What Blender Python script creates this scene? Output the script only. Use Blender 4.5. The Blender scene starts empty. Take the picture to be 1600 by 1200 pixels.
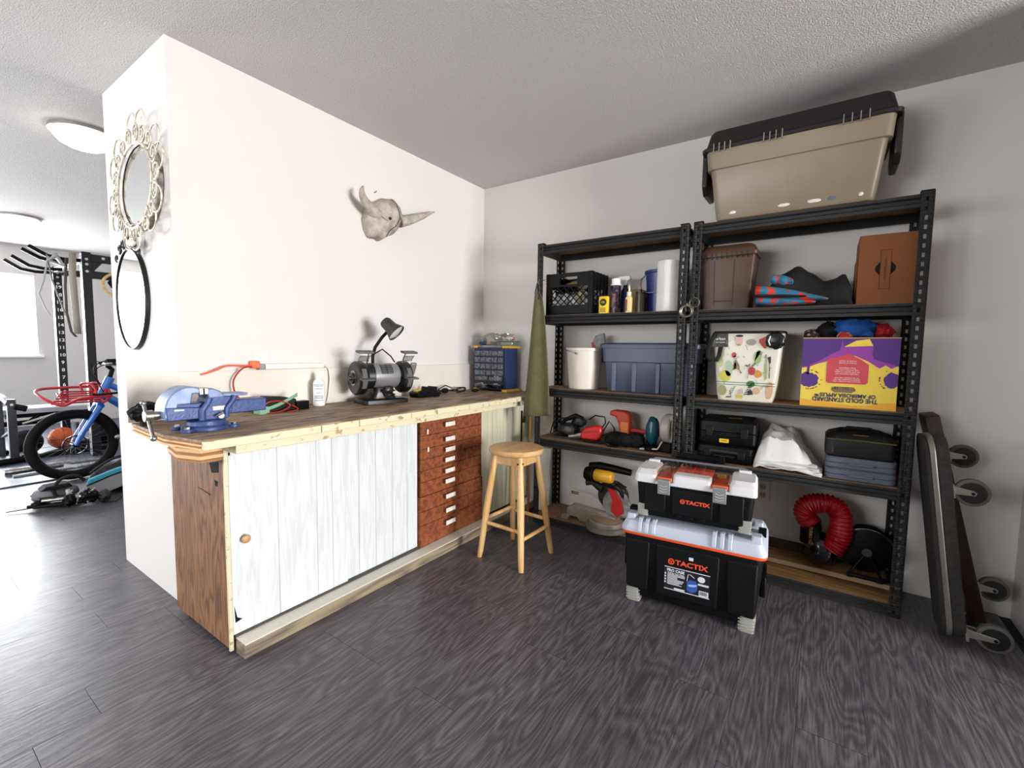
import bpy, bmesh, math, random
from mathutils import Vector, Matrix, noise
random.seed(7)
PI = math.pi
C = bpy.context.scene.collection
SC = bpy.context.scene

# ------------------------------------------------------------------ camera
def cam_setup():
    yaw, pit, rol = -6.01269247e-01, 7.65365612e-02, 1.44857730e-02
    f = Vector((math.sin(yaw)*math.cos(pit), math.cos(yaw)*math.cos(pit), -math.sin(pit)))
    r = Vector((math.cos(yaw), -math.sin(yaw), 0)); u = r.cross(f)
    r2 = math.cos(rol)*r + math.sin(rol)*u; u2 = -math.sin(rol)*r + math.cos(rol)*u
    cd = bpy.data.cameras.new('camera'); co = bpy.data.objects.new('camera', cd); C.objects.link(co)
    m = Matrix(((r2.x, u2.x, -f.x, 2.248), (r2.y, u2.y, -f.y, -2.859), (r2.z, u2.z, -f.z, 1.16), (0, 0, 0, 1)))
    co.matrix_world = m
    cd.sensor_fit = 'HORIZONTAL'; cd.sensor_width = 36; cd.lens = 705.8/1600*36; cd.clip_start = .05
    SC.camera = co
cam_setup()

# ------------------------------------------------------------------ world, lights, exposure
w = bpy.data.worlds.new('sky'); SC.world = w; w.use_nodes = True
w.node_tree.nodes['Background'].inputs[0].default_value = (.93, .97, 1, 1)
w.node_tree.nodes['Background'].inputs[1].default_value = 4.5
SC.view_settings.view_transform = 'Standard'; SC.view_settings.look = 'None'
SC.view_settings.gamma = 1; SC.view_settings.use_curve_mapping = False
SC.view_settings.exposure = 0.45

def area(name, loc, direction, sx, sy, power, col=(1, 1, 1), spread=180):
    l = bpy.data.lights.new(name, 'AREA'); l.shape = 'RECTANGLE'; l.size = sx; l.size_y = sy
    l.energy = power; l.color = col; l.spread = math.radians(spread)
    o = bpy.data.objects.new(name, l); C.objects.link(o); o.location = loc
    o.rotation_euler = Vector(direction).to_track_quat('-Z', 'Y').to_euler()
    return o
area('daylight_east_window', (7.6, -2.0, 1.25), (-1, 0, .0), 1.9, 1.7, 500, (1, .985, .97))
area('daylight_far_window', (-6.9, -1.95, 1.5), (1, 0, -.1), 1.1, 1.0, 110, (.93, .97, 1))
area('daylight_patio_door', (-6.9, -3.75, 1.1), (1, 0, 0), 2.0, 2.2, 170, (.9, .96, 1))
area('daylight_south_window', (-2.0, -5.3, 1.5), (0, 1, -.1), 2.2, 1.2, 38, (.95, .97, 1))

area('back_wall_fill', (.3, -5.3, 1.65), (.0, 1, .12), 1.6, 1.0, 44, (1, .985, .97))  # added fill aimed at the back wall, no known window there

# ------------------------------------------------------------------ materials
def lin(h):
    h = h.lstrip('#'); v = [int(h[i:i+2], 16)/255 for i in (0, 2, 4)]
    return tuple(x/12.92 if x <= .04045 else ((x+.055)/1.055)**2.4 for x in v) + (1,)
MC = {}
def mat(name, col, rough=.5, metal=0, col2=None, ns=6, stretch=(1, 1, 1), detail=4, contrast=(.35, .65), bump=0, bs=40, bstretch=None,
        alpha=1, trans=0, spec=.5, coat=0, emit=None, es=0, rand=0, dist=0, sheen=0, coords='Object'):
    if name in MC: return MC[name]
    m = bpy.data.materials.new(name); m.use_nodes = True; MC[name] = m
    nt = m.node_tree; N = nt.nodes; L = nt.links; b = N['Principled BSDF']
    b.inputs['Base Color'].default_value = lin(col); b.inputs['Roughness'].default_value = rough
    b.inputs['Metallic'].default_value = metal; b.inputs['Alpha'].default_value = alpha
    b.inputs['Transmission Weight'].default_value = trans; b.inputs['Coat Weight'].default_value = coat; b.inputs['Specular IOR Level'].default_value = spec
    if sheen: b.inputs['Sheen Weight'].default_value = sheen
    if emit: b.inputs['Emission Color'].default_value = lin(emit); b.inputs['Emission Strength'].default_value = es
    if col2 or bump:
        tc = N.new('ShaderNodeTexCoord'); src = tc.outputs[coords]
        if rand:
            oi = N.new('ShaderNodeObjectInfo'); mul = N.new('ShaderNodeMath'); mul.operation = 'MULTIPLY'; mul.inputs[1].default_value = 37
            L.new(oi.outputs['Random'], mul.inputs[0]); va = N.new('ShaderNodeVectorMath'); va.operation = 'ADD'
            L.new(src, va.inputs[0]); L.new(mul.outputs[0], va.inputs[1]); src = va.outputs[0]
    if col2:
        mp = N.new('ShaderNodeMapping'); mp.inputs['Scale'].default_value = stretch; L.new(src, mp.inputs[0])
        n = N.new('ShaderNodeTexNoise'); n.inputs['Scale'].default_value = ns; n.inputs['Detail'].default_value = detail
        n.inputs['Distortion'].default_value = dist
        L.new(mp.outputs[0], n.inputs['Vector'])
        cr = N.new('ShaderNodeValToRGB'); cr.color_ramp.elements[0].position = contrast[0]; cr.color_ramp.elements[1].position = contrast[1]
        cr.color_ramp.elements[0].color = lin(col); cr.color_ramp.elements[1].color = lin(col2)
        L.new(n.outputs[0], cr.inputs[0]); L.new(cr.outputs[0], b.inputs['Base Color'])
    if bump:
        mp = N.new('ShaderNodeMapping'); mp.inputs['Scale'].default_value = bstretch or (1, 1, 1); L.new(src, mp.inputs[0])
        n = N.new('ShaderNodeTexNoise'); n.inputs['Scale'].default_value = bs; n.inputs['Detail'].default_value = 3
        L.new(mp.outputs[0], n.inputs['Vector'])
        bn = N.new('ShaderNodeBump'); bn.inputs['Strength'].default_value = bump; bn.inputs['Distance'].default_value = .01
        L.new(n.outputs[0], bn.inputs['Height']); L.new(bn.outputs[0], b.inputs['Normal'])
    return m

def grain(name, c1, c2, c3, rough=.5, scale=1.0, axis=1, ring=14, tone=.25, bump=.15, ramp=1.0):
    """wood: long fine grain plus cathedral rings, running along local axis (0 x, 1 y, 2 z)"""
    if name in MC: return MC[name]
    m = bpy.data.materials.new(name); m.use_nodes = True; MC[name] = m
    nt = m.node_tree; N = nt.nodes; L = nt.links; b = N['Principled BSDF']; b.inputs['Roughness'].default_value = rough
    tc = N.new('ShaderNodeTexCoord'); oi = N.new('ShaderNodeObjectInfo')
    mul = N.new('ShaderNodeMath'); mul.operation = 'MULTIPLY'; mul.inputs[1].default_value = 53
    L.new(oi.outputs['Random'], mul.inputs[0]); va = N.new('ShaderNodeVectorMath'); va.operation = 'ADD'
    L.new(tc.outputs['Object'], va.inputs[0]); L.new(mul.outputs[0], va.inputs[1])
    def mapped(s_along, s_across):
        mp = N.new('ShaderNodeMapping'); s = [s_across*scale]*3; s[axis] = s_along*scale
        mp.inputs['Scale'].default_value = s; L.new(va.outputs[0], mp.inputs[0]); return mp.outputs[0]
    n1 = N.new('ShaderNodeTexNoise'); n1.inputs['Scale'].default_value = 1; n1.inputs['Detail'].default_value = 5; n1.inputs['Roughness'].default_value = .65
    L.new(mapped(5, 110), n1.inputs['Vector'])
    n2 = N.new('ShaderNodeTexNoise'); n2.inputs['Scale'].default_value = 1; n2.inputs['Detail'].default_value = 1.5
    L.new(mapped(1.3, 7), n2.inputs['Vector'])
    k = N.new('ShaderNodeMath'); k.operation = 'MULTIPLY'; k.inputs[1].default_value = ring; L.new(n2.outputs[0], k.inputs[0])
    fr = N.new('ShaderNodeMath'); fr.operation = 'PINGPONG'; fr.inputs[1].default_value = .5; L.new(k.outputs[0], fr.inputs[0])
    rm = N.new('ShaderNodeMath'); rm.operation = 'MULTIPLY_ADD'; rm.inputs[1].default_value = ramp; rm.inputs[2].default_value = .25*(1-ramp); L.new(fr.outputs[0], rm.inputs[0])
    ad = N.new('ShaderNodeMath'); ad.operation = 'ADD'; L.new(rm.outputs[0], ad.inputs[0]); L.new(n1.outputs[0], ad.inputs[1])
    cr = N.new('ShaderNodeValToRGB'); e = cr.color_ramp.elements
    e[0].position = .38; e[0].color = lin(c1); e[1].position = 1.0; e[1].color = lin(c3)
    x = e.new(.66); x.color = lin(c2); L.new(ad.outputs[0], cr.inputs[0])
    hs = N.new('ShaderNodeHueSaturation'); mr = N.new('ShaderNodeMapRange'); mr.inputs[3].default_value = 1-tone; mr.inputs[4].default_value = 1+tone
    L.new(oi.outputs['Random'], mr.inputs[0]); L.new(mr.outputs[0], hs.inputs['Value']); L.new(cr.outputs[0], hs.inputs['Color'])
    L.new(hs.outputs[0], b.inputs['Base Color'])
    bn = N.new('ShaderNodeBump'); bn.inputs['Strength'].default_value = bump; bn.inputs['Distance'].default_value = .004
    L.new(ad.outputs[0], bn.inputs['Height']); L.new(bn.outputs[0], b.inputs['Normal'])
    return m

def glassy(name, col='#ffffff', rough=.05, mix=.12, tint=.9):
    """thin clear plastic or window glass"""
    if name in MC: return MC[name]
    m = bpy.data.materials.new(name); m.use_nodes = True; MC[name] = m
    nt = m.node_tree; N = nt.nodes; L = nt.links; N.remove(N['Principled BSDF'])
    t = N.new('ShaderNodeBsdfTransparent'); c = lin(col); t.inputs[0].default_value = (c[0]*tint, c[1]*tint, c[2]*tint, 1)
    g = N.new('ShaderNodeBsdfGlossy'); g.inputs['Roughness'].default_value = rough
    lw = N.new('ShaderNodeLayerWeight'); lw.inputs[0].default_value = .5; fz = N.new('ShaderNodeMath'); fz.operation = 'POWER'; fz.inputs[1].default_value = 4; L.new(lw.outputs['Facing'], fz.inputs[0])
    ad = N.new('ShaderNodeMath'); ad.operation = 'ADD'; ad.inputs[1].default_value = mix; ad.use_clamp = True
    L.new(fz.outputs[0], ad.inputs[0]); mx = N.new('ShaderNodeMixShader'); L.new(ad.outputs[0], mx.inputs[0])
    L.new(t.outputs[0], mx.inputs[1]); L.new(g.outputs[0], mx.inputs[2]); L.new(mx.outputs[0], N['Material Output'].inputs[0])
    return m

# ------------------------------------------------------------------ mesh builder
class B:
    def __init__(s): s.v = []; s.f = []; s.mi = []; s.m = Matrix.Identity(4); s.cur = 0
    def add(s, vs, fs):
        o = len(s.v); s.v += [s.m @ Vector(p) for p in vs]; s.f += [[i+o for i in f] for f in fs]; s.mi += [s.cur]*len(fs); return s
    def box(s, x0, x1, y0, y1, z0, z1):
        return s.add([(x0,y0,z0),(x1,y0,z0),(x1,y1,z0),(x0,y1,z0),(x0,y0,z1),(x1,y0,z1),(x1,y1,z1),(x0,y1,z1)],
                     [(0,3,2,1),(4,5,6,7),(0,1,5,4),(1,2,6,5),(2,3,7,6),(3,0,4,7)])
    def cbox(s, c, size, rot=(0,0,0)):
        m = s.m; s.m = m @ Matrix.Translation(c) @ (Matrix.Rotation(rot[2],4,'Z') @ Matrix.Rotation(rot[1],4,'Y') @ Matrix.Rotation(rot[0],4,'X'))
        a, b, c2 = size[0]/2, size[1]/2, size[2]/2; s.box(-a,a,-b,b,-c2,c2); s.m = m; return s
    def tube(s, pts, r, n=8, closed=False, caps=True):
        pts = [Vector(p) for p in pts]; k = len(pts); R = r if isinstance(r, (list, tuple)) else [r]*k
        T = []
        for i in range(k):
            a = pts[(i-1) % k] if (closed or i > 0) else pts[i]; b = pts[(i+1) % k] if (closed or i < k-1) else pts[i]
            t = (b-a); T.append(t.normalized() if t.length > 1e-9 else Vector((0,0,1)))
        up = Vector((0,0,1)) if abs(T[0].z) < .9 else Vector((1,0,0)); nrm = T[0].cross(up).normalized(); vs = []
        for i in range(k):
            if i: 
                nrm = nrm - T[i]*nrm.dot(T[i]); nrm = nrm.normalized() if nrm.length > 1e-6 else T[i].orthogonal().normalized()
            bn = T[i].cross(nrm)
            vs += [pts[i] + (nrm*math.cos(2*PI*j/n) + bn*math.sin(2*PI*j/n))*R[i] for j in range(n)]
        fs = []
        for i in range(k if closed else k-1):
            a, b = i*n, ((i+1) % k)*n
            fs += [(a+j, a+(j+1) % n, b+(j+1) % n, b+j) for j in range(n)]
        if caps and not closed: fs += [tuple(range(n-1, -1, -1)), tuple((k-1)*n+j for j in range(n))]
        return s.add(vs, fs)
    def cyl(s, p0, p1, r0, r1=None, n=20): return s.tube([p0, p1], [r0, r0 if r1 is None else r1], n)
    def lathe(s, prof, n=28, c=(0,0,0), axis='Z', cap=True):
        A = {'Z': lambda a,b,h: (a,b,h), 'Y': lambda a,b,h: (a,h,b), 'X': lambda a,b,h: (h,a,b)}[axis]
        vs = []; fs = []
        for r, h in prof:
            for j in range(n):
                q = A(r*math.cos(2*PI*j/n), r*math.sin(2*PI*j/n), h); vs.append((q[0]+c[0], q[1]+c[1], q[2]+c[2]))
        for i in range(len(prof)-1):
            fs += [(i*n+j, i*n+(j+1) % n, (i+1)*n+(j+1) % n, (i+1)*n+j) for j in range(n)]
        if cap: fs += [tuple(range(n-1,-1,-1)), tuple((len(prof)-1)*n+j for j in range(n))]
        return s.add(vs, fs)
    def prism(s, poly, h0, h1, axis='Y'):
        """poly: 2d points; axis Y -> (x,z) extruded in y ; X -> (y,z) ; Z -> (x,y)"""
        A = {'Z': lambda a,b,h: (a,b,h), 'Y': lambda a,b,h: (a,h,b), 'X': lambda a,b,h: (h,a,b)}[axis]; n = len(poly)
        return s.add([A(a,b,h0) for a,b in poly]+[A(a,b,h1) for a,b in poly],
                     [tuple(range(n-1,-1,-1)), tuple(range(n,2*n))]+[(i,(i+1) % n,n+(i+1) % n,n+i) for i in range(n)])
    def loft(s, rings, n=5, caps=(True, True)):
        """rounded-rectangle rings: (cx, cy, z, half w, half d, corner r)"""
        vs = []; k = 4*n
        for cx, cy, z, a, b, r in rings:
            r = min(r, a*.999, b*.999)
            for q, (sx, sy) in enumerate(((1,1),(-1,1),(-1,-1),(1,-1))):
                for j in range(n):
                    t = PI/2*(q + j/(n-1)); vs.append((cx+sx*(a-r)+r*math.cos(t), cy+sy*(b-r)+r*math.sin(t), z))
        fs = []
        for i in range(len(rings)-1): fs += [(i*k+j, i*k+(j+1) % k, (i+1)*k+(j+1) % k, (i+1)*k+j) for j in range(k)]
        if caps[0]: fs.append(tuple(range(k-1,-1,-1)))
        if caps[1]: fs.append(tuple((len(rings)-1)*k+j for j in range(k)))
        return s.add(vs, fs)
    def sphere(s, c, r, nu=20, nv=12):
        R = r if isinstance(r, (tuple, list)) else (r,r,r); vs = [(c[0],c[1],c[2]-R[2])]; fs = []
        for i in range(1, nv):
            t = PI*i/nv
            vs += [(c[0]+R[0]*math.sin(t)*math.cos(2*PI*j/nu), c[1]+R[1]*math.sin(t)*math.sin(2*PI*j/nu), c[2]-R[2]*math.cos(t)) for j in range(nu)]
        vs.append((c[0],c[1],c[2]+R[2])); last = len(vs)-1
        fs += [(0, 1+(j+1) % nu, 1+j) for j in range(nu)]
        for i in range(nv-2): fs += [(1+i*nu+j, 1+i*nu+(j+1) % nu, 1+(i+1)*nu+(j+1) % nu, 1+(i+1)*nu+j) for j in range(nu)]
        fs += [(1+(nv-2)*nu+j, 1+(nv-2)*nu+(j+1) % nu, last) for j in range(nu)]
        return s.add(vs, fs)
    def surf(s, fn, nu, nv, closeu=False):
        vs = [fn(i/(nu-1 if not closeu else nu), j/(nv-1)) for j in range(nv) for i in range(nu)]; fs = []
        for j in range(nv-1):
            for i in range(nu if closeu else nu-1): fs.append((j*nu+i, j*nu+(i+1) % nu, (j+1)*nu+(i+1) % nu, (j+1)*nu+i))
        return s.add(vs, fs)
    def blob(s, c, r, seed=0, amp=.2, fq=2.5, flat=None, nu=28, nv=18):
        o = len(s.v); s.sphere((0,0,0), 1, nu, nv)
        inv = s.m.inverted()
        for i in range(o, len(s.v)):
            p = inv @ s.v[i]; d = 1 + amp*noise.fractal(p*fq+Vector((seed*7.3, seed*3.1, 0)), .8, 2.1, 4)
            q = Vector((p.x*r[0]*d, p.y*r[1]*d, p.z*r[2]*d))
            if flat is not None and q.z < flat: q.z = flat
            s.v[i] = s.m @ (q + Vector(c))
        return s
    def done(s, name, mats, parent=None, bevel=0, solid=0, sub=0, ang=35, smooth=True, seg=2):
        me = bpy.data.meshes.new(name); me.from_pydata([tuple(p) for p in s.v], [], s.f)
        if not isinstance(mats, (list, tuple)): mats = [mats]
        for m in mats: me.materials.append(m)
        me.polygons.foreach_set('material_index', s.mi)
        bm = bmesh.new(); bm.from_mesh(me); bmesh.ops.recalc_face_normals(bm, faces=bm.faces); bm.to_mesh(me); bm.free()
        if smooth:
            me.polygons.foreach_set('use_smooth', [True]*len(me.polygons)); me.set_sharp_from_angle(angle=math.radians(ang))
        o = bpy.data.objects.new(name, me); C.objects.link(o)
        if parent: o.parent = parent
        if solid: q = o.modifiers.new('solid', 'SOLIDIFY'); q.thickness = solid; q.offset = 0
        if sub: q = o.modifiers.new('sub', 'SUBSURF'); q.levels = sub; q.render_levels = sub
        if bevel: q = o.modifiers.new('bevel', 'BEVEL'); q.width = bevel; q.segments = seg; q.limit_method = 'ANGLE'; q.angle_limit = math.radians(40)
        return o
def box(name, x0, x1, y0, y1, z0, z1, m, parent=None, bevel=0): return B().box(x0,x1,y0,y1,z0,z1).done(name, m, parent, bevel)
def thing(name, label, cat, loc=(0,0,0), rz=0, group=None, rot=None):
    o = bpy.data.objects.new(name, None); C.objects.link(o); o.empty_display_size = .05
    o.location = loc; o.rotation_euler = rot or (0, 0, rz); o['label'] = label; o['category'] = cat
    if group: o['group'] = group
    return o
def tag(o, label, cat, group=None, kind=None):
    o['label'] = label; o['category'] = cat
    if group: o['group'] = group
    if kind: o['kind'] = kind
    return o
def lab(o, label): o['label'] = label; return o
def struct(o): o['kind'] = 'structure'; return o
def dup(root, loc, rz=None, label=None, group=None):
    r = root.copy(); C.objects.link(r); r.location = loc
    if rz is not None: r.rotation_euler = (0, 0, rz)
    if label: r['label'] = label
    if group: r['group'] = group
    for ch in list(root.children):
        c = ch.copy(); C.objects.link(c); c.parent = r
        for g in list(ch.children):
            d = g.copy(); C.objects.link(d); d.parent = c
    return r
def text(name, s, size, loc, rot, m, parent=None, sx=1, sy=1, extrude=.0004, align='CENTER', spacing=1, bold=0, thick=0):
    cu = bpy.data.curves.new(name, 'FONT'); cu.body = s; cu.size = size; cu.extrude = extrude; cu.align_x = align; cu.align_y = 'CENTER'
    cu.space_character = spacing; cu.offset = bold; cu.resolution_u = 3
    t = bpy.data.objects.new(name, cu); C.objects.link(t)
    bpy.context.view_layer.update()
    me = bpy.data.meshes.new_from_object(t.evaluated_get(bpy.context.evaluated_depsgraph_get()))
    bpy.data.objects.remove(t); bpy.data.curves.remove(cu)
    me.materials.clear(); me.materials.append(m)
    o = bpy.data.objects.new(name, me); C.objects.link(o); o.parent = parent
    o.location = loc; o.rotation_euler = rot; o.scale = (sx, sy, 1); return o
FRONT = (PI/2, 0, 0)   # text facing -y
EAST = (PI/2, 0, PI/2) # text facing +x

def cat_rom(P_, n_):
    o_ = []; Q_ = [P_[0]]+list(P_)+[P_[-1]]
    for i in range(1, len(Q_)-2):
        for k in range(n_):
            u = k/n_; a, b_, c, d = (Vector(Q_[i-1]), Vector(Q_[i]), Vector(Q_[i+1]), Vector(Q_[i+2]))
            o_.append(.5*((2*b_)+(c-a)*u+(2*a-5*b_+4*c-d)*u*u+(3*b_-a-3*c+d)*u**3))
    o_.append(Vector(Q_[-2])); return o_

# palette
WHITE = mat('white_wall_paint', '#d3cfcc', .75, bump=.06, bs=160)
CEIL = mat('stippled_ceiling_paint', '#d0cccb', .95, col2='#bfbbb9', ns=150, bump=.7, bs=170)
BLACKP = mat('black_plastic', '#060608', .45, bump=.05, bs=300, spec=.15)
BLACKM = mat('black_matte', '#060607', .8, spec=.25)
RUBBER = mat('black_rubber', '#0b0b0c', .6, bump=.1, bs=200, spec=.18)
STEEL = mat('bare_steel', '#b9b8b5', .28, 1, col2='#8c8a86', ns=30)
DARKSTEEL = mat('dark_hammered_steel', '#0b0b0c', .5, 0, col2='#1b1b1c', ns=300, bump=.5, bs=500)
CARD = mat('brown_cardboard', '#8a5a30', .85, col2='#7c4f2a', ns=8)
GREYP = mat('light_grey_plastic', '#b9bec8', .42, col2='#aeb4bf', ns=5)
RED = mat('red_plastic', '#b3141a', .35)
ORANGE = mat('orange_plastic', '#e85a1c', .4)
YELLOW = mat('yellow_label', '#e8c01c', .5)
PLY = grain('worn_plywood', '#452a1a', '#6f4a2e', '#8c6342', .6, 1.8, 2, 9, .08)
PINE = mat('pale_raw_wood', '#d9c08c', .6, col2='#c9a86c', ns=4, stretch=(8, 1, 8))
CREAM = mat('cream_painted_wood', '#cfc7a8', .55, col2='#9a8660', ns=26, stretch=(1.5, 1, 1.6), detail=10, contrast=(.59, .68))
# ------------------------------------------------------------------ room shell
H = 2.4; GH = 2.47
FLOORM = grain('grey_vinyl_plank', '#312d33', '#413d43', '#676368', .36, 1.3, 1, 14, .10, .2, .42)
fl = struct(box('floor', -6.8, 7.5, -5.2, 0, -.1, -.006, mat('floor_gap', '#151316', .8)))
pl = []
for k, ln in enumerate((1.22,)):
    pm = B().box(-.0895, .0895, -ln/2+.0007, ln/2-.0007, 0, .006).done('plank', FLOORM, fl); pl.append(pm)
pm = pl[0]; first = True; rs = random.Random(3)
for i in range(40):
    x = -4.15 + i*.18; off = rs.choice((0, .3, .42, .61, .8, .95, 1.1))
    for j in range(5):
        y = -off - j*1.22 + .3
        o = pm if first else pm.copy()
        if not first: C.objects.link(o)
        first = False; o.parent = fl; o.location = (x, y - .0, -.006)
# the outer floor where single planks cannot be told apart
rest = B()
for i in range(15): rest.box(-4.24-.18*(i+1)+.0005, -4.24-.18*i-.0005, -5.2, 0, -.006, 0)
for i in range(25): rest.box(2.96+.18*(i+1)+.0005, 2.96+.18*(i+2)-.0005, -5.2, 0, -.006, 0)
for i in range(40): rest.box(-4.24+.18*i+.0005, -4.24+.18*(i+1)-.0005, -5.2, -4.3, -.0062, -.0003)
r_ = rest.done('plank_field', FLOORM, fl); r_['kind'] = 'stuff'

struct(box('wall_left', -.788, 0, -2.085, .12, -.1, GH+.15, WHITE))
struct(box('wall_back', 0, 3.1, 0, .12, -.1, GH+.15, WHITE))
struct(box('wall_right', 3.0, 7.5, -.55, 0, -.1, GH+.15, WHITE))
struct(box('wall_gym_back', -6.92, -.788, 0, .12, -.1, GH+.15, WHITE))
def wall_with_openings(name, axis, pos, t, a0, a1, z1, holes, m=WHITE):
    b = B(); hs = sorted(holes); c = a0
    def put(u0, u1, z0, z1_):
        if u1-u0 < 1e-4 or z1_-z0 < 1e-4: return
        if axis == 'x': b.box(min(pos,pos+t), max(pos,pos+t), u0, u1, z0, z1_)
        else: b.box(u0, u1, min(pos,pos+t), max(pos,pos+t), z0, z1_)
    for (u0, u1, z0, zt) in hs:
        put(c, u0, -.1, z1); put(u0, u1, -.1, z0); put(u0, u1, zt, z1); c = u1
    put(c, a1, -.1, z1); return struct(b.done(name, m, smooth=False))
wall_with_openings('wall_gym_far', 'x', -6.8, -.12, -5.2, 0, GH+.15, [(-4.95, -2.85, .02, 2.32), (-2.55, -1.39, .98, 2.08)])
wall_with_openings('wall_front', 'y', -5.2, -.12, -6.92, 7.62, GH+.15, [(-3.2, -1.0, .8, 2.1), (-.55, 1.15, 1.1, 2.2)], mat('taupe_wall_paint', '#6f6962', .8))  # second opening only lets in the added back-wall fill
wall_with_openings('wall_east', 'x', 7.5, .12, -5.2, -.55, GH+.15, [(-2.95, -1.05, .4, 2.1)], mat('taupe_wall_paint', '#6f6962', .8))
struct(B().box(-.788, 7.5, -5.2, -.0, H, H+.2).done('ceiling', CEIL, smooth=False))
struct(B().box(-6.8, -.788, -5.2, -.0, GH, GH+.13).done('ceiling_gym', CEIL, smooth=False))
VINYL = mat('white_window_vinyl', '#f2f2f2', .4)
GLASS = glassy('window_glass', mix=.02, tint=.97)
def window(name, axis, pos, a0, a1, z0, z1, inward, sill=True):
    w_ = bpy.data.objects.new(name, None); C.objects.link(w_); w_['kind'] = 'structure'
    f = B(); t = .045
    def bx(b, u0, u1, d0, d1, q0, q1):
        if axis == 'x': b.box(pos+min(d0,d1), pos+max(d0,d1), u0, u1, q0, q1)
        else: b.box(u0, u1, pos+min(d0,d1), pos+max(d0,d1), q0, q1)
    o = -inward
    bx(f, a0, a0+t, .05*o, .1*o, z0, z1); bx(f, a1-t, a1, .05*o, .1*o, z0, z1); bx(f, a0+t, a1-t, .05*o, .1*o, z0, z0+t); bx(f, a0+t, a1-t, .05*o, .1*o, z1-t, z1)
    f.done('window_frame', VINYL, w_, .004)
    mu = B(); mid = (a0+a1)/2; bx(mu, mid-.02, mid+.02, .055*o, .095*o, z0+t, z1-t); mu.done('mullion', VINYL, w_, .003)
    g = B(); bx(g, a0+t, a1-t, .072*o, .078*o, z0+t, z1-t); g.done('pane', GLASS, w_)
    if sill: s = B(); bx(s, a0-.05, a1+.05, -.045*o, .05*o, z0-.03, z0-.001); s.done('window_sill', VINYL, w_, .004)
window('window_1', 'x', -6.8, -2.55, -1.39, .98, 2.08, 1)
window('window_2', 'y', -5.2, -3.2, -1.0, .8, 2.1, 1)
window('fill_window', 'y', -5.2, -.55, 1.15, 1.1, 2.2, 1)  # unseen window, added to frame the back-wall fill
window('window_3', 'x', 7.5, -2.95, -1.05, .4, 2.1, -1)
window('door_1', 'x', -6.8, -4.95, -2.85, .02, 2.32, 1, False)

# gym ceiling lights
LAMPG = mat('frosted_lamp_glass', '#ffffff', .3, emit='#fff1e0', es=7)
def dome(x, y, label):
    t = thing('ceiling_light', label, 'ceiling light', (x, y, GH), group=None)
    B().lathe([(.165, 0), (.165, -.02), (.15, -.026)], 32).done('rim', mat('brushed_nickel', '#a9a7a4', .35, .9), t)
    B().lathe([(.15, -.02), (.145, -.045), (.12, -.075), (.08, -.095), (.03, -.104), (.001, -.105)], 32).done('diffuser', LAMPG, t)
dome(-4.75, -1.80, 'round flush dome ceiling light deeper in the gym, nearer the window')
dome(-1.62, -1.97, 'round flush dome ceiling light beside the white scroll mirror')

# outlet low on the back wall
t = thing('wall_outlet', 'white duplex wall outlet low on the back wall behind the right shelving', 'outlet', (2.01, 0, .388))
box('cover_plate', -.036, .036, -.006, 0, -.058, .058, mat('outlet_white', '#cfc8bf', .4), t, .002)
for s in (-1, 1):
    f = B().lathe([(.017, -.009), (.017, -.006)], 20, (0, 0, s*.024), 'Y').done('receptacle', mat('outlet_grey', '#a39b92', .4), t)
    sl = B().box(-.008, -.005, -.0095, -.009, s*.024-.004, s*.024+.006).box(.005, .008, -.0095, -.009, s*.024-.004, s*.024+.006).done('slot', BLACKM, f)

# ------------------------------------------------------------------ workbench
BZ = .85
wb = thing('workbench', 'long wooden workbench with worn plywood top, white sliding doors and brown drawers', 'workbench', (0, 0, 0))
TOPW = mat('stained_worktop_wood', '#3a281c', .6, col2='#a08468', ns=6, stretch=(7, 1.3, 4), detail=12, contrast=(.32, .62), bump=.25, bs=30, bstretch=(8, 1, 1), dist=.6)
EDGE = mat('plywood_edge_dark', '#7e4f2e', .7, col2='#a87748', ns=3, stretch=(2, 2, 60))
EDGE2 = mat('plywood_edge_light', '#d8ae7c', .7)
out = [(.022, -2.255), (.20, -2.265), (.40, -2.272), (.60, -2.235), (.60, -.03), (.022, -.03)]
o = B().prism(out, BZ-.008, BZ, 'Z').done('worktop', TOPW, wb)
inn = [(.03, -2.25), (.20, -2.26), (.40, -2.265), (.585, -2.23), (.585, -.03), (.03, -.03)]
for k in range(4):   # plies of the top
    z = BZ-.008-.0065*(k+1); q = out if k % 2 else inn
    B().prism([(a*.999, b_) for a, b_ in (inn if k % 2 == 0 else out)], z, z+.0065, 'Z').done('ply', (EDGE if k % 2 == 0 else EDGE2), wb)
# painted lipping on the front edge, in several chipped lengths
rs = random.Random(5); y = -2.235
while y < -.05:
    l = min(rs.choice((.18, .3, .42, .26)), -.04-y)
    box('edge_strip', .596, .612+rs.random()*.002, y+.001, y+l-.002, BZ-.033, BZ-.002-rs.random()*.003, CREAM, wb, .002); y += l
box('under_rail', .475, .575, -2.12, -.04, .78, .816, CREAM, wb, .002)
# stacked plywood support block under the near corner
for k in range(6):
    z = .816-.012*(k+1); e = .004*(k % 2)
    B().prism([(.20+e, -2.20+e), (.36, -2.225+e), (.47-e, -2.19+e), (.47-e, -2.095), (.20+e, -2.095)], z, z+.0118, 'Z').done('block_ply', EDGE if k % 2 else EDGE2, wb)
# carcass
ep = B().box(.045-.06, .462, -2.118, -2.096, .02, .746).done('end_panel', PLY, wb, .0015)
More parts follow.
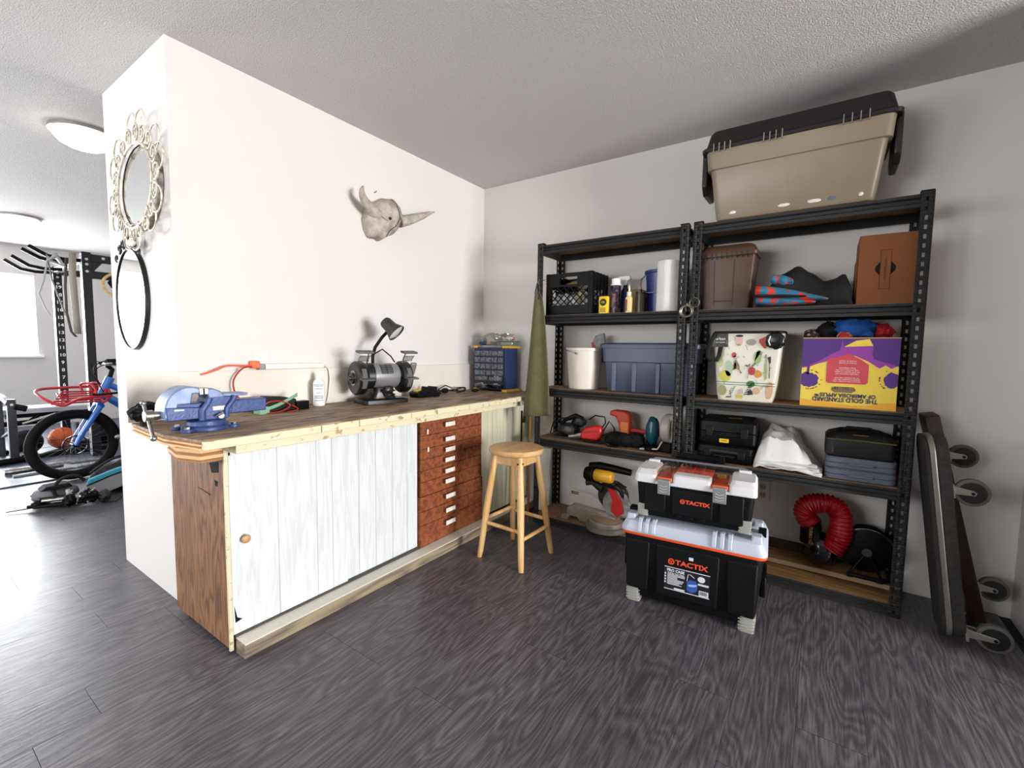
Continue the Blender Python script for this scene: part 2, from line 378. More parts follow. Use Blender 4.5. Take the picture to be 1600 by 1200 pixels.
# hole and cut in the panel: flat black plates stand in for the shade inside
B().prism([(.355, .715), (.43, .73), (.43, .69), (.375, .68)], -2.1195, -2.117, 'Y').done('cutout', BLACKM, ep)
B().prism([(.395, .655), (.42, .655), (.415, .635), (.4, .635)], -2.1195, -2.117, 'Y').done('cutout', BLACKM, ep)
B().tube([(.25, -2.121, .60), (.36, -2.123, .592)], .0025, 6).done('nail', mat('rusty_nail', '#3a2015', .5, .5), ep)
box('corner_post', .462, .474, -2.118, -2.104, .01, .79, CREAM, wb, .002)
DOORM = mat('white_washed_panelling', '#cdd1d4', .6, col2='#c2c6c7', ns=4, stretch=(1, 9, .8), detail=7, dist=1.5, contrast=(.45, .6), bump=.15, bs=6, bstretch=(1, 12, .8))
DOORG = mat('yellowed_panelling', '#c9c7b0', .6, col2='#bdbaa0', ns=4, stretch=(1, 9, .8), detail=6, contrast=(.4, .6))
def panel_door(y0, y1, z0, z1, x, boards, m, label=None):
    d = box('sliding_door', x-.012, x-.003, y0, y1, z0, z1, m, wb)
    c = y0
    for wd in boards:
        e = min(c+wd, y1)
        if e-c > .01: box('door_board', x-.003, x, c+.0016, e-.0016, z0, z1, m, d, .0012)
        c = e
    if c < y1-.01: box('door_board', x-.003, x, c+.0016, y1-.0016, z0, z1, m, d, .0012)
    return d
d1 = panel_door(-2.104, -1.60, .066, .778, .470, (.18, .17, .075, .08), DOORM)
d2 = panel_door(-1.62, -1.150, .066, .778, .458, (.09, .10, .105, .10, .08), DOORM)
# wooden door knob
B().lathe([(.006, 0), (.006, .012), (.014, .016), (.0165, .024), (.013, .031), (.004, .034)], 20, (.464, -2.055, .43), 'X').done('knob', mat('beech_knob', '#b08a5e', .45), d1)
for o_ in d1.children:
    if o_.name.startswith('knob'):
        pass
# chipped dark gap at the near edge of the door
B().prism([(-2.098, .18), (-2.088, .13), (-2.07, .118), (-2.095, .112)], .4701, .4712, 'X').done('chip', BLACKM, d1)
d3 = panel_door(-.60, -.04, .066, .778, .464, (.12, .12, .11, .11), DOORG)
box('door_track', .455, .478, -2.10, -1.152, .050, .066, mat('door_track_dark', '#3b3935', .6), wb)
box('white_sill', .476, .549, -2.098, -.06, .0535, .0585, mat('white_sill_paint', '#cfcbc0', .5, col2='#8a7358', ns=9, contrast=(.66, .7)), wb, .001)
KICK = grain('weathered_timber', '#5b5044', '#786b59', '#93846c', .75, 1, 1, 8, .1)
box('toe_kick', .478, .547, -2.10, -.06, 0, .053, KICK, wb, .003)
# drawers, nine brown hardboard fronts
DRW = mat('brown_hardboard', '#5e2a12', .6, col2='#8a4a24', ns=45, detail=6, contrast=(.35, .6), bump=.2, bs=90)
zs = [(.790, .676), (.674, .608), (.606, .548), (.546, .486), (.484, .424), (.422, .345), (.343, .262), (.260, .186), (.184, .032)]
zs = [(.784, .680), (.678, .607), (.605, .547), (.545, .485), (.483, .422), (.420, .342), (.340, .258), (.256, .180), (.178, .060)]
hz = [.726, .640, .579, .519, .454, .393, .305, .223, .149, .071]
box('carcass', .0, .44, -2.094, -.045, .03, .775, mat('carcass_inside', '#54402c', .8), wb)
hzz = [.726, .642, .577, .515, .452, .388, .303, .221, .10]
for k, ((zt, zb), h) in enumerate(zip(zs, hzz)):
    xo = .470 + (.006 if k >= 6 else 0) + .001*(k % 3)
    d = box('drawer', .44, xo, -1.143+(.004 if k < 6 else -.003), -.605 if k < 6 else -.60, zb, zt, DRW, wb, .0015)
    h = (.726, .640, .579, .519, .454, .393, .305, .223, .149)[k]
    hd = B().box(xo, xo+.022, -.965, -.885, h-.012, h+.012).done('handle', DRW, d, .002)
    box('handle', xo+.0215, xo+.0245, -.965, -.885, h-.0125, h+.0125, mat('chipped_white_paint', '#dcdad4', .5, col2='#c9c4ba', ns=60), d, .001)
for c, (yy, zz) in enumerate(((-1.09, .70), (-1.085, .60))):
    B().cbox((.476, yy, zz), (.002, .012, .026)).done('paint_chip', mat('chipped_white_paint', '#dcdad4'), wb)
# backsplash board
bs = box('backsplash_board', .0, .020, -2.265, -.02, BZ, 1.045, mat('white_painted_board', '#d8d3cb', .6, col2='#cfc9be', ns=3, bump=.03), None, .002)
tag(bs, 'long off-white board standing along the back of the workbench against the wall', 'board')
# hook screwed to the wall end
hk = B().tube([(-.794, -2.06, .905), (-.80, -2.16, .897), (-.80, -2.185, .90)], .006, 8).tube([(-.794, -2.062, .905), (-.80, -2.045, .915), (-.80, -2.042, .955)], .006, 8).done('wall_hook', BLACKM)
tag(hk, 'black bent metal hook at the wall end beside the blue bicycle', 'hook')

# ------------------------------------------------------------------ mirrors
MIR = mat('mirror_glass', '#f4f4f2', .02, 1)
mr = thing('oval_mirror', 'plain oval wall mirror with thin black frame and black crest', 'mirror', (-.47, -2.086, 1.37))
def ell(rx, rz, y, n=64, cx=0, cz=0): return [(cx+rx*math.cos(2*PI*i/n), y, cz+rz*math.sin(2*PI*i/n)) for i in range(n)]
b = B()
vs = []; n = 64
prof = [(1, 0), (1, -.017), (.99, -.019), (.975, -.019), (.97, -.013)]
for s_, y_ in prof: vs += ell(.20*s_, .237*s_, y_, n)
b.add(vs, [(i*n+j, i*n+(j+1) % n, (i+1)*n+(j+1) % n, (i+1)*n+j) for i in range(len(prof)-1) for j in range(n)])
b.done('frame', mat('black_frame', '#141415', .4, .4), mr)
B().add(ell(.196, .232, -.014, n)+[(0, -.014, 0)], [(j, (j+1) % n, n) for j in range(n)]).done('glass', MIR, mr)
def spiral(cx, cz, r, y, t0, turns=1.4, n=26, s=1, fy=None):
    out_ = []
    for i in range(n):
        a = t0 + s*turns*2*PI*i/(n-1); q = r*(1-.8*i/(n-1)); x = cx+q*math.cos(a); z = cz+q*math.sin(a)
        out_.append((x, y if fy is None else fy(x), z))
    return out_
cr = B()
for s in (-1, 1):
    cr.tube(spiral(s*.05, .262, .026, -.02, PI/2*(1-s)+PI, 1.3, s=s), .005, 6)
    cr.tube(spiral(s*.10, .243, .022, -.02, -PI/2, 1.3, s=-s), .005, 6)
    cr.tube(spiral(s*.148, .205, .018, -.02, -PI/2, 1.2, s=s), .004, 6)
    cr.tube([(s*.01, -.02, .238), (s*.03, -.02, .275), (s*.02, -.02, .305), (0, -.02, .335)], .005, 6)
cr.sphere((0, -.02, .338), (.009, .008, .012), 10, 6)
cr.done('crest', mat('black_frame', '#141415'), mr)

mr = thing('scroll_mirror', 'round wall mirror in a distressed white frame of curled wire scrolls', 'mirror', (-.27, -2.086, 1.845))
DIST = mat('distressed_white_metal', '#cfc8b8', .5, .2, col2='#6d6456', ns=40, contrast=(.5, .72))
n = 56; vs = []
prof = [(1, -.002), (1.0, -.02), (.97, -.024)]
for s_, y_ in prof: vs += ell(.215*s_, .18*s_, y_, n)
B().add(vs, [(i*n+j, i*n+(j+1) % n, (i+1)*n+(j+1) % n, (i+1)*n+j) for i in range(2) for j in range(n)]).done('rim', mat('dirty_rim', '#8f887a', .5, col2='#3a352e', ns=30), mr)
B().add(ell(.21, .175, -.021, n)+[(0, -.021, 0)], [(j, (j+1) % n, n) for j in range(n)]).done('glass', MIR, mr)
fy = lambda x: -.026-.028*(x+.40)/.76
B().tube([(p[0], fy(p[0]), p[2]) for p in ell(.24, .175, 0, 60)], .006, 6, True).done('inner_ring', DIST, mr)
for k in range(18):
    a = 2*PI*k/18; cx, cz = .285*math.cos(a), .21*math.sin(a)+.01
    s_ = B().tube(spiral(cx, cz, .040, 0, a+PI, 1.6, fy=fy), .0045, 6)
    if k % 3 != 2:
        ox, oz = .325*math.cos(a+.17), .235*math.sin(a+.17)+.015
        s_.tube([(ox+.062*math.cos(a+.17+t), fy(ox+.062*math.cos(a+.17+t)), oz+.052*math.sin(a+.17+t)) for t in [(-1.75+3.5*i/14) for i in range(15)]], .0035, 6)
    s_.done('scroll', DIST, mr)
bl = B()
for k in range(8): bl.blob((.05*random.uniform(-1, 1)-.02, fy(0)-.01, -.235+.012*random.uniform(-1, 1)), (.02, .008, .012), k, .3, nu=8, nv=6)
bl.done('bow', DIST, mr)

# ------------------------------------------------------------------ bison skull
BONE = mat('weathered_bone', '#8f867c', .85, col2='#bdb5a9', ns=18, detail=8, bump=.5, bs=60)
sk = thing('bison_skull', 'weathered bison skull with two horns hanging on the left wall', 'skull', (0, -.99, 1.93))
ol = [(-.144, .025), (-.089, .086), (-.06, .10), (-.038, .115), (.0, .122), (.03, .13), (.05, .12), (.09, .095), (.10, .06), (.111, .041), (.10, .0), (.079, -.032), (.06, -.06), (.034, -.084), (0, -.10), (-.03, -.12), (-.054, -.136), (-.075, -.125), (-.10, -.13), (-.124, -.128), (-.15, -.09), (-.163, -.033), (-.155, 0)]
b = B(); rings_ = [(1, .004), (1.0, .035), (.92, .062), (.7, .085), (.4, .1), (.12, .104)]
vs = []
for s_, x_ in rings_:
    for i, (yy, zz) in enumerate(ol):
        d = noise.noise(Vector((yy*14, zz*14, s_*3)))*.007
        vs.append((x_+d, yy*s_-.02*(1-s_), zz*s_))
nn = len(ol)
b.add(vs, [(i*nn+j, i*nn+(j+1) % nn, (i+1)*nn+(j+1) % nn, (i+1)*nn+j) for i in range(len(rings_)-1) for j in range(nn)]+[tuple((len(rings_)-1)*nn+j for j in range(nn)), tuple(range(nn-1,-1,-1))])
b.done('cranium', BONE, sk, ang=80)
B().tube([(.07, -.10, -.005), (.08, -.155, .015), (.095, -.205, .04), (.11, -.235, .065), (.115, -.243, .09), (.11, -.232, .108), (.105, -.222, .118)], [.034, .03, .025, .019, .013, .007, .002], 12).done('horn', BONE, sk, ang=80)
B().tube([(.065, .07, -.0), (.075, .125, .02), (.085, .18, .045), (.095, .235, .07), (.1, .29, .10), (.103, .335, .118)], [.036, .032, .027, .02, .012, .003], 12).done('horn', BONE, sk, ang=80)
ck = B(); ckm = mat('skull_crack', '#2a241e', .9)
def crackx(y, z):
    a = math.atan2(z, y+.02); best = .12
    for (y0_, z0_), (y1_, z1_) in zip(ol, ol[1:]+ol[:1]):
        d0, d1 = math.atan2(z0_, y0_), math.atan2(z1_, y1_)
        if abs(((d0-a+PI) % (2*PI))-PI) < .35: best = math.hypot(y0_, z0_)
    r = min(1, math.hypot(y, z)/best); tb = [(0, .106), (.4, .102), (.7, .087), (.92, .064), (1, .04)]
    for (r0, x0_), (r1, x1_) in zip(tb, tb[1:]):
        if r <= r1: return x0_+(x1_-x0_)*(r-r0)/(r1-r0)+.001
    return .04
for pts in ([(.0, .115), (.03, .09), (.03, .065), (.04, .035), (.045, .01), (.02, -.035)], [(.045, .01), (.09, .035), (.1, .07)], [(-.12, .01), (-.07, -.025), (.02, -.04), (.08, -.035)], [(.02, -.04), (-.03, -.08), (-.04, -.115)]):
    ck.tube([(crackx(y_, z_)+.0, y_, z_) for y_, z_ in pts], .0018, 5)
ck.done('crack', ckm, sk)
B().sphere((.1, -.035, -.012), (.012, .011, .009), 12, 8).done('hole', ckm, sk)
nl = B().tube([(0, -1.055, 2.075), (.012, -1.055, 2.077), (.02, -1.055, 2.082)], .003, 6).done('nail', STEEL)
tag(nl, 'small bent metal nail in the left wall above the skull', 'nail')

# ------------------------------------------------------------------ bench vise
VB = mat('blue_cast_iron_enamel', '#2f4272', .38, .15, col2='#3b5186', ns=60, bump=.12, bs=120)
VL = mat('pale_worn_blue_enamel', '#8595b0', .38, .3, col2='#6b7da3', ns=30)
v = thing('bench_vise', 'large blue cast-iron bench vise bolted at the near end of the workbench', 'vise', (.37, -2.13, BZ), math.radians(90))
# local x runs along the screw (world +y), local y to world -x
b = B().lathe([(.078, 0), (.078, .012), (.066, .018), (.062, .034), (.05, .04)], 32)
for a in (30, 150, 210, 330):
    a = math.radians(a); b.lathe([(.02, 0), (.02, .013)], 14, (.088*math.cos(a), .088*math.sin(a), 0))
b.done('swivel_base', VB, v, .002)
for a in (30, 150, 210, 330):
    a = math.radians(a); B().lathe([(.009, .013), (.009, .02)], 6, (.088*math.cos(a), .088*math.sin(a), 0)).done('bolt', STEEL, v)
B().box(-.125, .205, -.036, .036, .052, .102).done('slide_bar', VL if 0 else VB, v, .004)
B().prism([(-.03, .036), (.06, .036), (.075, .07), (.082, .118), (.03, .125), (-.005, .118), (-.025, .08)], -.044, .044, 'Y').done('body', VB, v, .004)
B().tube([(-.03, -.05, .04), (-.03, -.052, .075), (-.012, -.052, .10), (-.005, -.05, .118)], [.012, .011, .011, .012], 8).tube([(.05, -.05, .045), (.052, -.05, .075), (.075, -.05, .105), (.082, -.048, .12)], [.01, .01, .01, .01], 8).done('rib', VB, v)
B().prism([(.02, .118), (.13, .118), (.135, .128), (.02, .13)], -.04, .04, 'Y').done('anvil', VL, v, .003)
# moving jaw: a big rounded arch
ar = [(-.145, .055)]
for i in range(9):
    a = PI - i*PI*.62/8; ar.append((-.065+.078*math.cos(a), .075+.088*math.sin(a)))
ar += [(-.03, .152), (-.03, .135), (-.055, .135), (-.062, .10), (-.10, .10), (-.11, .05)]
B().prism(ar, -.045, .045, 'Y').done('moving_jaw', VL, v, .005)
B().prism([(-.135, .045), (-.02, .045), (-.015, .085), (-.14, .095)], -.047, .047, 'Y').done('jaw_block', VB, v, .004)
ar2 = [(-.005, .115), (-.015, .15), (.01, .152), (.035, .14), (.05, .118)]
B().prism(ar2, -.045, .045, 'Y').done('fixed_jaw', VL, v, .004)
for xx in (-.03, -.014): B().box(xx-.006, xx+.006, -.05, .05, .132, .154).done('jaw_plate', STEEL, v, .001)
sc = B().cyl((-.165, 0, .066), (-.12, 0, .066), .014).cyl((-.185, 0, .066), (-.16, 0, .066), .02).done('screw', STEEL, v, .002)
B().tube([(-.175, .035, .105), (-.18, -.06, .0)], .0055, 10).sphere((-.175, .037, .107), .010, 10, 8).sphere((-.18, -.062, -.002), .010, 10, 8).done('tommy_bar', STEEL, v)
B().cbox((.03, -.0455, .078), (.05, .003, .016)).done('badge', mat('silver_badge', '#d5d8dd', .3, .6), v, .002)
B().cbox((-.10, -.0485, .082), (.03, .002, .006)).done('badge', mat('silver_badge', '#d5d8dd'), v, .001)
B().tube([(.01, -.06, .05), (.035, -.062, .062)], .004, 8).lathe([(.012, -.055), (.012, -.045)], 6, (.03, 0, .05), 'Y').done('lock_nut', STEEL, v)
# dark glove-like holder behind the vise
g = B().blob((.16, -2.245, BZ+.055), (.045, .055, .035), 4, .25).tube([(.16, -2.25, BZ+.004), (.16, -2.25, BZ+.06)], .018, 10).done('mallet', RUBBER)
tag(g, 'small black rubber mallet standing behind the blue bench vise', 'mallet')

# ------------------------------------------------------------------ cords and power strip on the backsplash
WP = mat('white_plug_plastic', '#dedad4', .45)
t = thing('power_outlet', 'white wall outlet behind the orange plug above the workbench', 'outlet', (0, -1.742, 1.072))
box('cover_plate', 0, .005, -.035, .035, -.024, .058, WP, t, .002)
t = thing('power_strip', 'long white power strip lying on top of the backsplash board', 'power strip', (.012, -1.58, 1.0455))
box('housing', -.010, .022, -.155, .155, 0, .027, WP, t, .004)
box('end_cap', -.0102, .0222, -.185, -.157, .0, .0275, mat('grey_end_cap', '#8f8983', .5), t, .003)
B().tube([(.005, .155, .01), (.012, .175, .012), (.022, .185, -.01), (.024, .19, -.06), (.022, .18, -.15), (.02, .17, -.19)], .004, 6).done('cord', WP, t)
RC = mat('orange_cord_jacket', '#d8532a', .5)
t = thing('extension_cord', 'orange extension cord plugged in above the backsplash', 'cord', (0, 0, 0))
B().box(.006, .04, -1.80, -1.762, 1.052, 1.088).done('plug', mat('orange_plug', '#e0673c', .4), t, .006)
B().tube(cat_rom([(.03, -1.80, 1.066), (.028, -1.86, 1.067), (.028, -1.905, 1.067), (.028, -1.95, 1.05), (.03, -1.985, 1.038), (.028, -2.01, 1.031)], 5), .0042, 7).done('cord', RC, t)
t = thing('red_lead', 'thin red lead looping down from the orange plug to the bench', 'cord', (0, 0, 0))
B().tube(cat_rom([(.03, -1.80, 1.062), (.045, -1.845, 1.055), (.05, -1.88, 1.02), (.055, -1.893, .985), (.06, -1.885, .94), (.07, -1.86, .905), (.08, -1.825, .885), (.09, -1.78, .872)], 6), .0038, 7).done('wire', mat('red_wire', '#a3241c', .45), t)

# battery charger pouch with green strap
t = thing('jumper_kit', 'black pouch wrapped with red leads and a green strap behind the vise', 'tool', (.12, -1.735, BZ), math.radians(8))
B().prism([(-.10, .0), (-.10, .035), (-.06, .078), (.02, .07), (.085, .055), (.09, .02), (.085, 0)], -.03, .035, 'X').done('pouch', mat('black_nylon', '#121313', .8, bump=.2, bs=200), t, .006)
GS = mat('mint_green_strap', '#7da78b', .6)
B().surf(lambda u, q: (.037+.004*math.sin(u*5)+0, -.10+.19*u, .012+.055*(u**1.5)+.016*q), 16, 3).done('strap', GS, t, solid=.003)
B().box(-.0, .055, -.115, -.07, .0, .035).done('strap_buckle', GS, t, .004)
B().tube(cat_rom([(.05, -.10, .004), (.065, -.02, .008), (.06, .03, .03), (.045, .0, .05), (.045, -.06, .055), (.04, -.09, .04)], 5), .003, 6).tube(cat_rom([(.06, .04, .03), (.075, .06, .012), (.08, .03, .003), (.07, .01, .003)], 5), .003, 6).done('red_wire', mat('red_wire', '#a3241c'), t)
b = B().box(.01, .05, .075, .145, 0, .042); [b.box(.05, .053, .08+.012*k, .086+.012*k, .004, .038) for k in range(5)]
b.done('connector', BLACKP, t, .003)

# squeeze bottle
t = thing('lotion_bottle', 'white plastic bottle with a white cap beside the bench grinder', 'bottle', (.08, -1.487, BZ))
B().loft([(0,0,0,.026,.026,.026),(0,0,.004,.029,.029,.029),(0,0,.118,.029,.029,.029),(0,0,.132,.024,.024,.024),(0,0,.14,.012,.012,.012),(0,0,.148,.011,.011,.011)], 8).done('bottle_body', mat('white_bottle_plastic', '#e8e8e6', .35), t)
B().lathe([(.0125, .148), (.0115, .165), (.006, .172), (.006, .176)], 20).done('cap', mat('white_cap', '#f2f2f0', .4), t)
BT = mat('teal_label_print', '#4f7f86', .6)
lb = B()
for zz, ww in ((.112, .05), (.104, .036), (.092, .04), (.07, .026), (.055, .044), (.048, .044), (.041, .044), (.03, .044)):
    lb.surf(lambda u, q: (.0294*math.cos((u-.5)*ww/.029-.6), .0294*math.sin((u-.5)*ww/.029-.6), zz+.0016*(q-.5)*2), 8, 2)
lb.done('label_print', BT, t, solid=.0003)

# ------------------------------------------------------------------ bench grinder
GG = mat('grey_grinder_paint', '#7d7d7e', .4, .2); GB = mat('black_grinder_paint', '#121212', .35)
g = thing('bench_grinder', 'black and grey double-wheel bench grinder with an attached work lamp', 'bench grinder', (.2, -1.18, BZ), math.radians(90-14))
# local x: along the shaft ; -y local faces the room
B().loft([(0,0,0,.13,.085,.02),(0,0,.022,.13,.085,.02),(0,0,.028,.12,.075,.02)], 4).done('foot_plate', GB, g, .002)
B().loft([(0,0,.024,.075,.05,.02),(0,0,.06,.055,.045,.02),(0,0,.09,.06,.05,.02)], 4).done('pedestal', GB, g, .002)
B().lathe([(.05, -.10), (.066, -.085), (.07, -.06), (.07, .06), (.066, .085), (.05, .10)], 36, (0, 0, .152), 'X').done('motor_housing', GG, g, .002)
B().lathe([(.0705, -.098), (.0712, -.06)], 36, (0, 0, .152), 'X', False).done('motor_band', GB, g)
dk = B().surf(lambda u, q: (-.028+.07*u, -.0712*math.cos(.2+.9*q), .152+.0712*math.sin(.2+.9*q)), 6, 10).done('rating_plate', mat('rating_plate_black', '#19191a', .5), g)
pr = B()
for q0 in (.08, .24, .4, .56, .72, .88):
    for u0 in (.06, .55): pr.surf(lambda u, q: (-.028+.07*(u0+.38*u), -.0716*math.cos(.2+.9*(q0+.05*q)), .152+.0716*math.sin(.2+.9*(q0+.05*q))), 4, 2)
pr.done('print', mat('grey_print', '#77777a', .6), dk)
for s in (-1, 1):
    gd = B().lathe([(.045, s*.10), (.085, s*.105), (.092, s*.115), (.092, s*.15), (.086, s*.158), (.04, s*.160)], 36, (0, 0, .142), 'X').done('wheel_guard', GB, g, .002)
    B().lathe([(.034, s*.158), (.03, s*.172), (.014, s*.176), (.012, s*.186)], 24, (0, 0, .142), 'X').done('hub_cap', GB, gd, .001)
    B().lathe([(.041, s*.1585), (.041, s*.1625), (.036, s*.163)], 28, (0, 0, .142), 'X').done('ring', STEEL, gd)
    B().lathe([(.075, s*.12), (.075, s*.145)], 32, (0, -.022, .142), 'X').done('grinding_wheel', mat('grey_abrasive', '#5c5a58', .9), g)
    B().surf(lambda u, q: (s*.13+.03*(u-.5)*2, -.06-.035*q, .235+.05*q-.02*q*q), 8, 6).done('eye_shield', glassy('clear_shield', mix=.25, tint=.8), g, solid=.002)
    B().cbox((s*.13, -.085, .285), (.085, .05, .012), (.15, 0, 0)).done('shield_clip', mat('grey_clip', '#4c4c4e', .5), g, .003)
    B().tube([(s*.105, -.05, .225), (s*.105, -.07, .26), (s*.11, -.085, .28)], .004, 6).done('shield_arm', STEEL, g)
    B().cbox((s*.13, -.115, .14), (.07, .045, .008), (.15, 0, 0)).done('tool_rest', mat('grey_clip', '#4c4c4e'), g, .002)
B().cbox((.17, -.05, .19), (.035, .02, .075), (.5, 0, 0)).done('spark_arrestor', GG, g, .004)
B().tube([(-.04, .02, .215), (-.035, .03, .26), (-.02, .03, .31), (.015, .02, .365), (.04, .0, .40)], .009, 10).done('lamp_neck', RUBBER, g)
sh = B(); sh.m = Matrix.Translation((.055, -.02, .42)) @ Vector((.42, -.52, -.62)).to_track_quat('Z', 'Y').to_matrix().to_4x4()
sh.lathe([(.014, -.062), (.028, -.058), (.034, -.045), (.036, .0), (.042, .012), (.054, .040), (.054, .044), (.050, .040), (.038, .012), (.03, .0), (.01, -.02)], 28)
lampo = sh.done('lamp_shade', mat('dark_lamp_shade', '#2b2b2c', .4), g)
bl = B(); bl.m = sh.m.copy(); bl.lathe([(.048, .036), (.036, .014), (.012, .006)], 24).sphere((0, 0, .022), (.018, .018, .016), 16, 10)
bl.done('bulb', mat('lamp_reflector', '#e6e6e4', .2, .4), lampo)
B().tube([(-.03, .03, .27), (.03, .045, .30), (.08, .04, .26), (.10, .03, .225)], .004, 7).done('lamp_cord', RUBBER, g)
b = B()
for k in range(7): b.tube([(random.uniform(-.03,.06), -.06+random.uniform(-.01,.01), .03+.06*random.random()) for _ in range(3)], .004, 6)
b.blob((.02, -.055, .075), (.03, .015, .02), 3, .3, nu=12, nv=8).done('switch_wiring', mat('dark_red_black_wire', '#1b1214', .4), g)

# battery charger
t = thing('battery_charger', 'black cordless battery charger with yellow label right of the grinder', 'charger', (.16, -.80, BZ), math.radians(-6))
B().prism([(-.085, 0), (-.095, .03), (-.06, .045), (-.03, .03), (.0, .032), (.085, .03), (.09, 0)], -.045, .045, 'X').done('housing', BLACKP, t, .006)
B().cbox((.0, -.062, .0435), (.05, .032, .003), (-.12 if 0 else .45, 0, 0)).done('label_plate', YELLOW, t)
for yy in (.0, .05): B().prism([(yy-.008, .028), (yy+.006, .065), (yy+.02, .062), (yy+.014, .028)], -.04, .04, 'X').done('battery_rail', BLACKP, t, .003)
B().tube([(.02, .085, .012), (.0, .12, .012), (-.02, .15, .01)], .005, 7).done('strain_relief', RUBBER, t)
# coiled lead
t = thing('charging_lead', 'black charging lead coiled on the bench between charger and blue cabinet', 'cord', (.10, -.50, BZ))
pts = []
for i in range(60):
    a = i/59*2*PI*2.6; pts.append((.03+.05*math.cos(a)*(1+.2*math.sin(i)), -.02+.15*math.sin(a*.5)+.05*math.sin(a), .006+.022*abs(math.sin(a*.7))))
B().tube(pts, .0038, 6).done('lead', RUBBER, t)
B().tube([(.02, -.16, .01), (-.01, -.09, .035), (-.04, .0, .05), (-.03, .05, .03)], .0038, 6).done('loop', RUBBER, t)
B().sphere((.09, .17, .012), (.016, .04, .012), 12, 8).done('plug', RUBBER, t)
B().sphere((.01, -.06, .02), (.02, .035, .018), 12, 8).done('adapter', RUBBER, t)

# ------------------------------------------------------------------ parts organiser
BL = mat('deep_blue_plastic', '#12306a', .4); YC = mat('yellow_corner_plastic', '#d8a828', .45); NV = mat('navy_plastic', '#101a35', .4)
q0 = thing('parts_organiser', 'blue small-parts cabinet with clear drawers at the far end of the bench', 'organiser', (.075, -.20, BZ), math.radians(0))
W, D, HH = .292, .15, .335
B().box(0, W, 0, D, .012, HH-.012).done('case', BL, q0, .003)
for zz in (0, HH-.018): 
    B().box(-.003, .03, -.004, .03, zz, zz+.018).done('corner', YC, q0, .002); B().box(W-.03, W+.02, -.006, D+.004, zz, zz+.018).done('corner', YC, q0, .002)
B().box(.008, W-.008, -.003, 0, .018, HH-.02).done('drawer_grid', NV, q0)
DC = mat('clear_drawer_plastic', '#737886', .25, col2='#3f4454', ns=60); 
cols = 5
for r in range(4):
    for c in range(cols):
        x0_ = .014+c*.053; z0_ = HH-.026-(r+1)*.048
        d = B().box(x0_, x0_+.048, -.012, -.003, z0_, z0_+.036).done('drawer', DC, q0, .002)
for r in range(2):
    for c in range(2):
        x0_ = .016+c*.132; z0_ = .022+(1-r)*.055
        B().box(x0_, x0_+.124, -.014, -.003, z0_, z0_+.03).done('large_drawer', glassy('drawer_clear', '#cdd6ee', mix=.15, tint=.7), q0, .002)
        B().blob((x0_+.062, -.001, z0_+.02), (.05, .004, .018), r*2+c, .5, 5, nu=16, nv=8).done('hardware', mat('mixed_hardware', '#b6b2b0', .4, .3, col2='#3e4458', ns=80, contrast=(.45, .55)), q0)
cl = glassy('clear_bag', '#f4f2ee', .15, .18, .86)
b = B().blob((.19, -.12, BZ+HH+.048), (.085, .055, .045), 11, .35, 2.2, flat=-.046).done('plastic_bag', cl); tag(b, 'crumpled clear plastic bag on the left of the blue cabinet', 'bag')
b = B().blob((.13, -.15, BZ+HH+.018), (.045, .02, .014), 5, .3, flat=-.014).done('hardware_packet', mat('navy_yellow_pack', '#1a2a66', .4, col2='#c8a62a', ns=16, contrast=(.55, .6))); tag(b, 'navy hardware packet inside the clutter on the blue cabinet', 'packet')
tb = thing('parts_tray', 'small clear parts tray with red labels on the right of the blue cabinet', 'tray', (.345, -.12, BZ+HH+.001))
B().box(-.05, .06, -.055, .05, 0, .03).done('tray', glassy('tray_clear', '#bfe0cf', mix=.2, tint=.75), tb, .004)
B().box(-.052, .062, -.057, .052, .0305, .036).done('lid', mat('olive_tray_lid', '#6c7a3c', .4), tb, .002)
B().blob((.005, 0, .052), (.045, .035, .014), 8, .3, flat=-.014).done('contents', mat('red_white_packets', '#c9c3bd', .4, col2='#a8262a', ns=22, contrast=(.48, .55)), tb)
B().blob((-.02, -.01, .078), (.05, .03, .014), 9, .4).done('bag', cl, tb)

# ------------------------------------------------------------------ stool
SW = grain('light_stool_wood', '#b98d57', '#c99f68', '#d6b07c', .42, 1, 2, 5, .02, .05)
SW2 = grain('stool_seat_wood', '#a88053', '#bd9464', '#c9a274', .42, 1, 1, 5, .02, .05)
st = thing('bar_stool', 'round-seated light wooden stool standing in front of the workbench', 'stool', (.872, -.80, 0), math.radians(3))
B().lathe([(.10, .59), (.142, .59), (.15, .597), (.152, .607), (.146, .62), (.13, .624)], 48).done('seat', SW2, st)
feet = [(.135, -.155), (-.155, -.13), (.16, .135), (-.125, .175)]
feet = [(1.005-.872, -.957+.80), (.715-.872, -.925+.80), (1.033-.872, -.662+.80), (.749-.872, -.622+.80)]
tops = [(.075, -.085), (-.085, -.08), (.085, .075), (-.075, .085)]
for f_, t_ in zip(feet, tops):
    m_ = [f_[i]*.45+t_[i]*.55 for i in (0, 1)]
    B().tube([(f_[0], f_[1], 0), (f_[0]*.93+t_[0]*.07, f_[1]*.93+t_[1]*.07, .03), (m_[0], m_[1], .33), (t_[0], t_[1], .585)], [.0135, .0155, .0195, .0165], 14).done('leg', SW, st)
def L_(k, z): u = z/.585; return (feet[k][0]*(1-u)+tops[k][0]*u, feet[k][1]*(1-u)+tops[k][1]*u, z)
for a, b_, z in ((0, 1, .20), (2, 3, .20), (0, 2, .16), (1, 3, .22)):
    B().cyl(L_(a, z), L_(b_, z), .0105, n=12).done('rung', SW, st)
for a, b_ in ((0, 1), (1, 3), (3, 2), (2, 0)):
    p, q = Vector(L_(a, .56)), Vector(L_(b_, .56)); dd = (q-p); an = math.atan2(dd.y, dd.x)
    B().cbox(((p+q)/2), (dd.length+.02, .016, .05), (0, 0, an)).done('apron_rail', SW, st, .002)
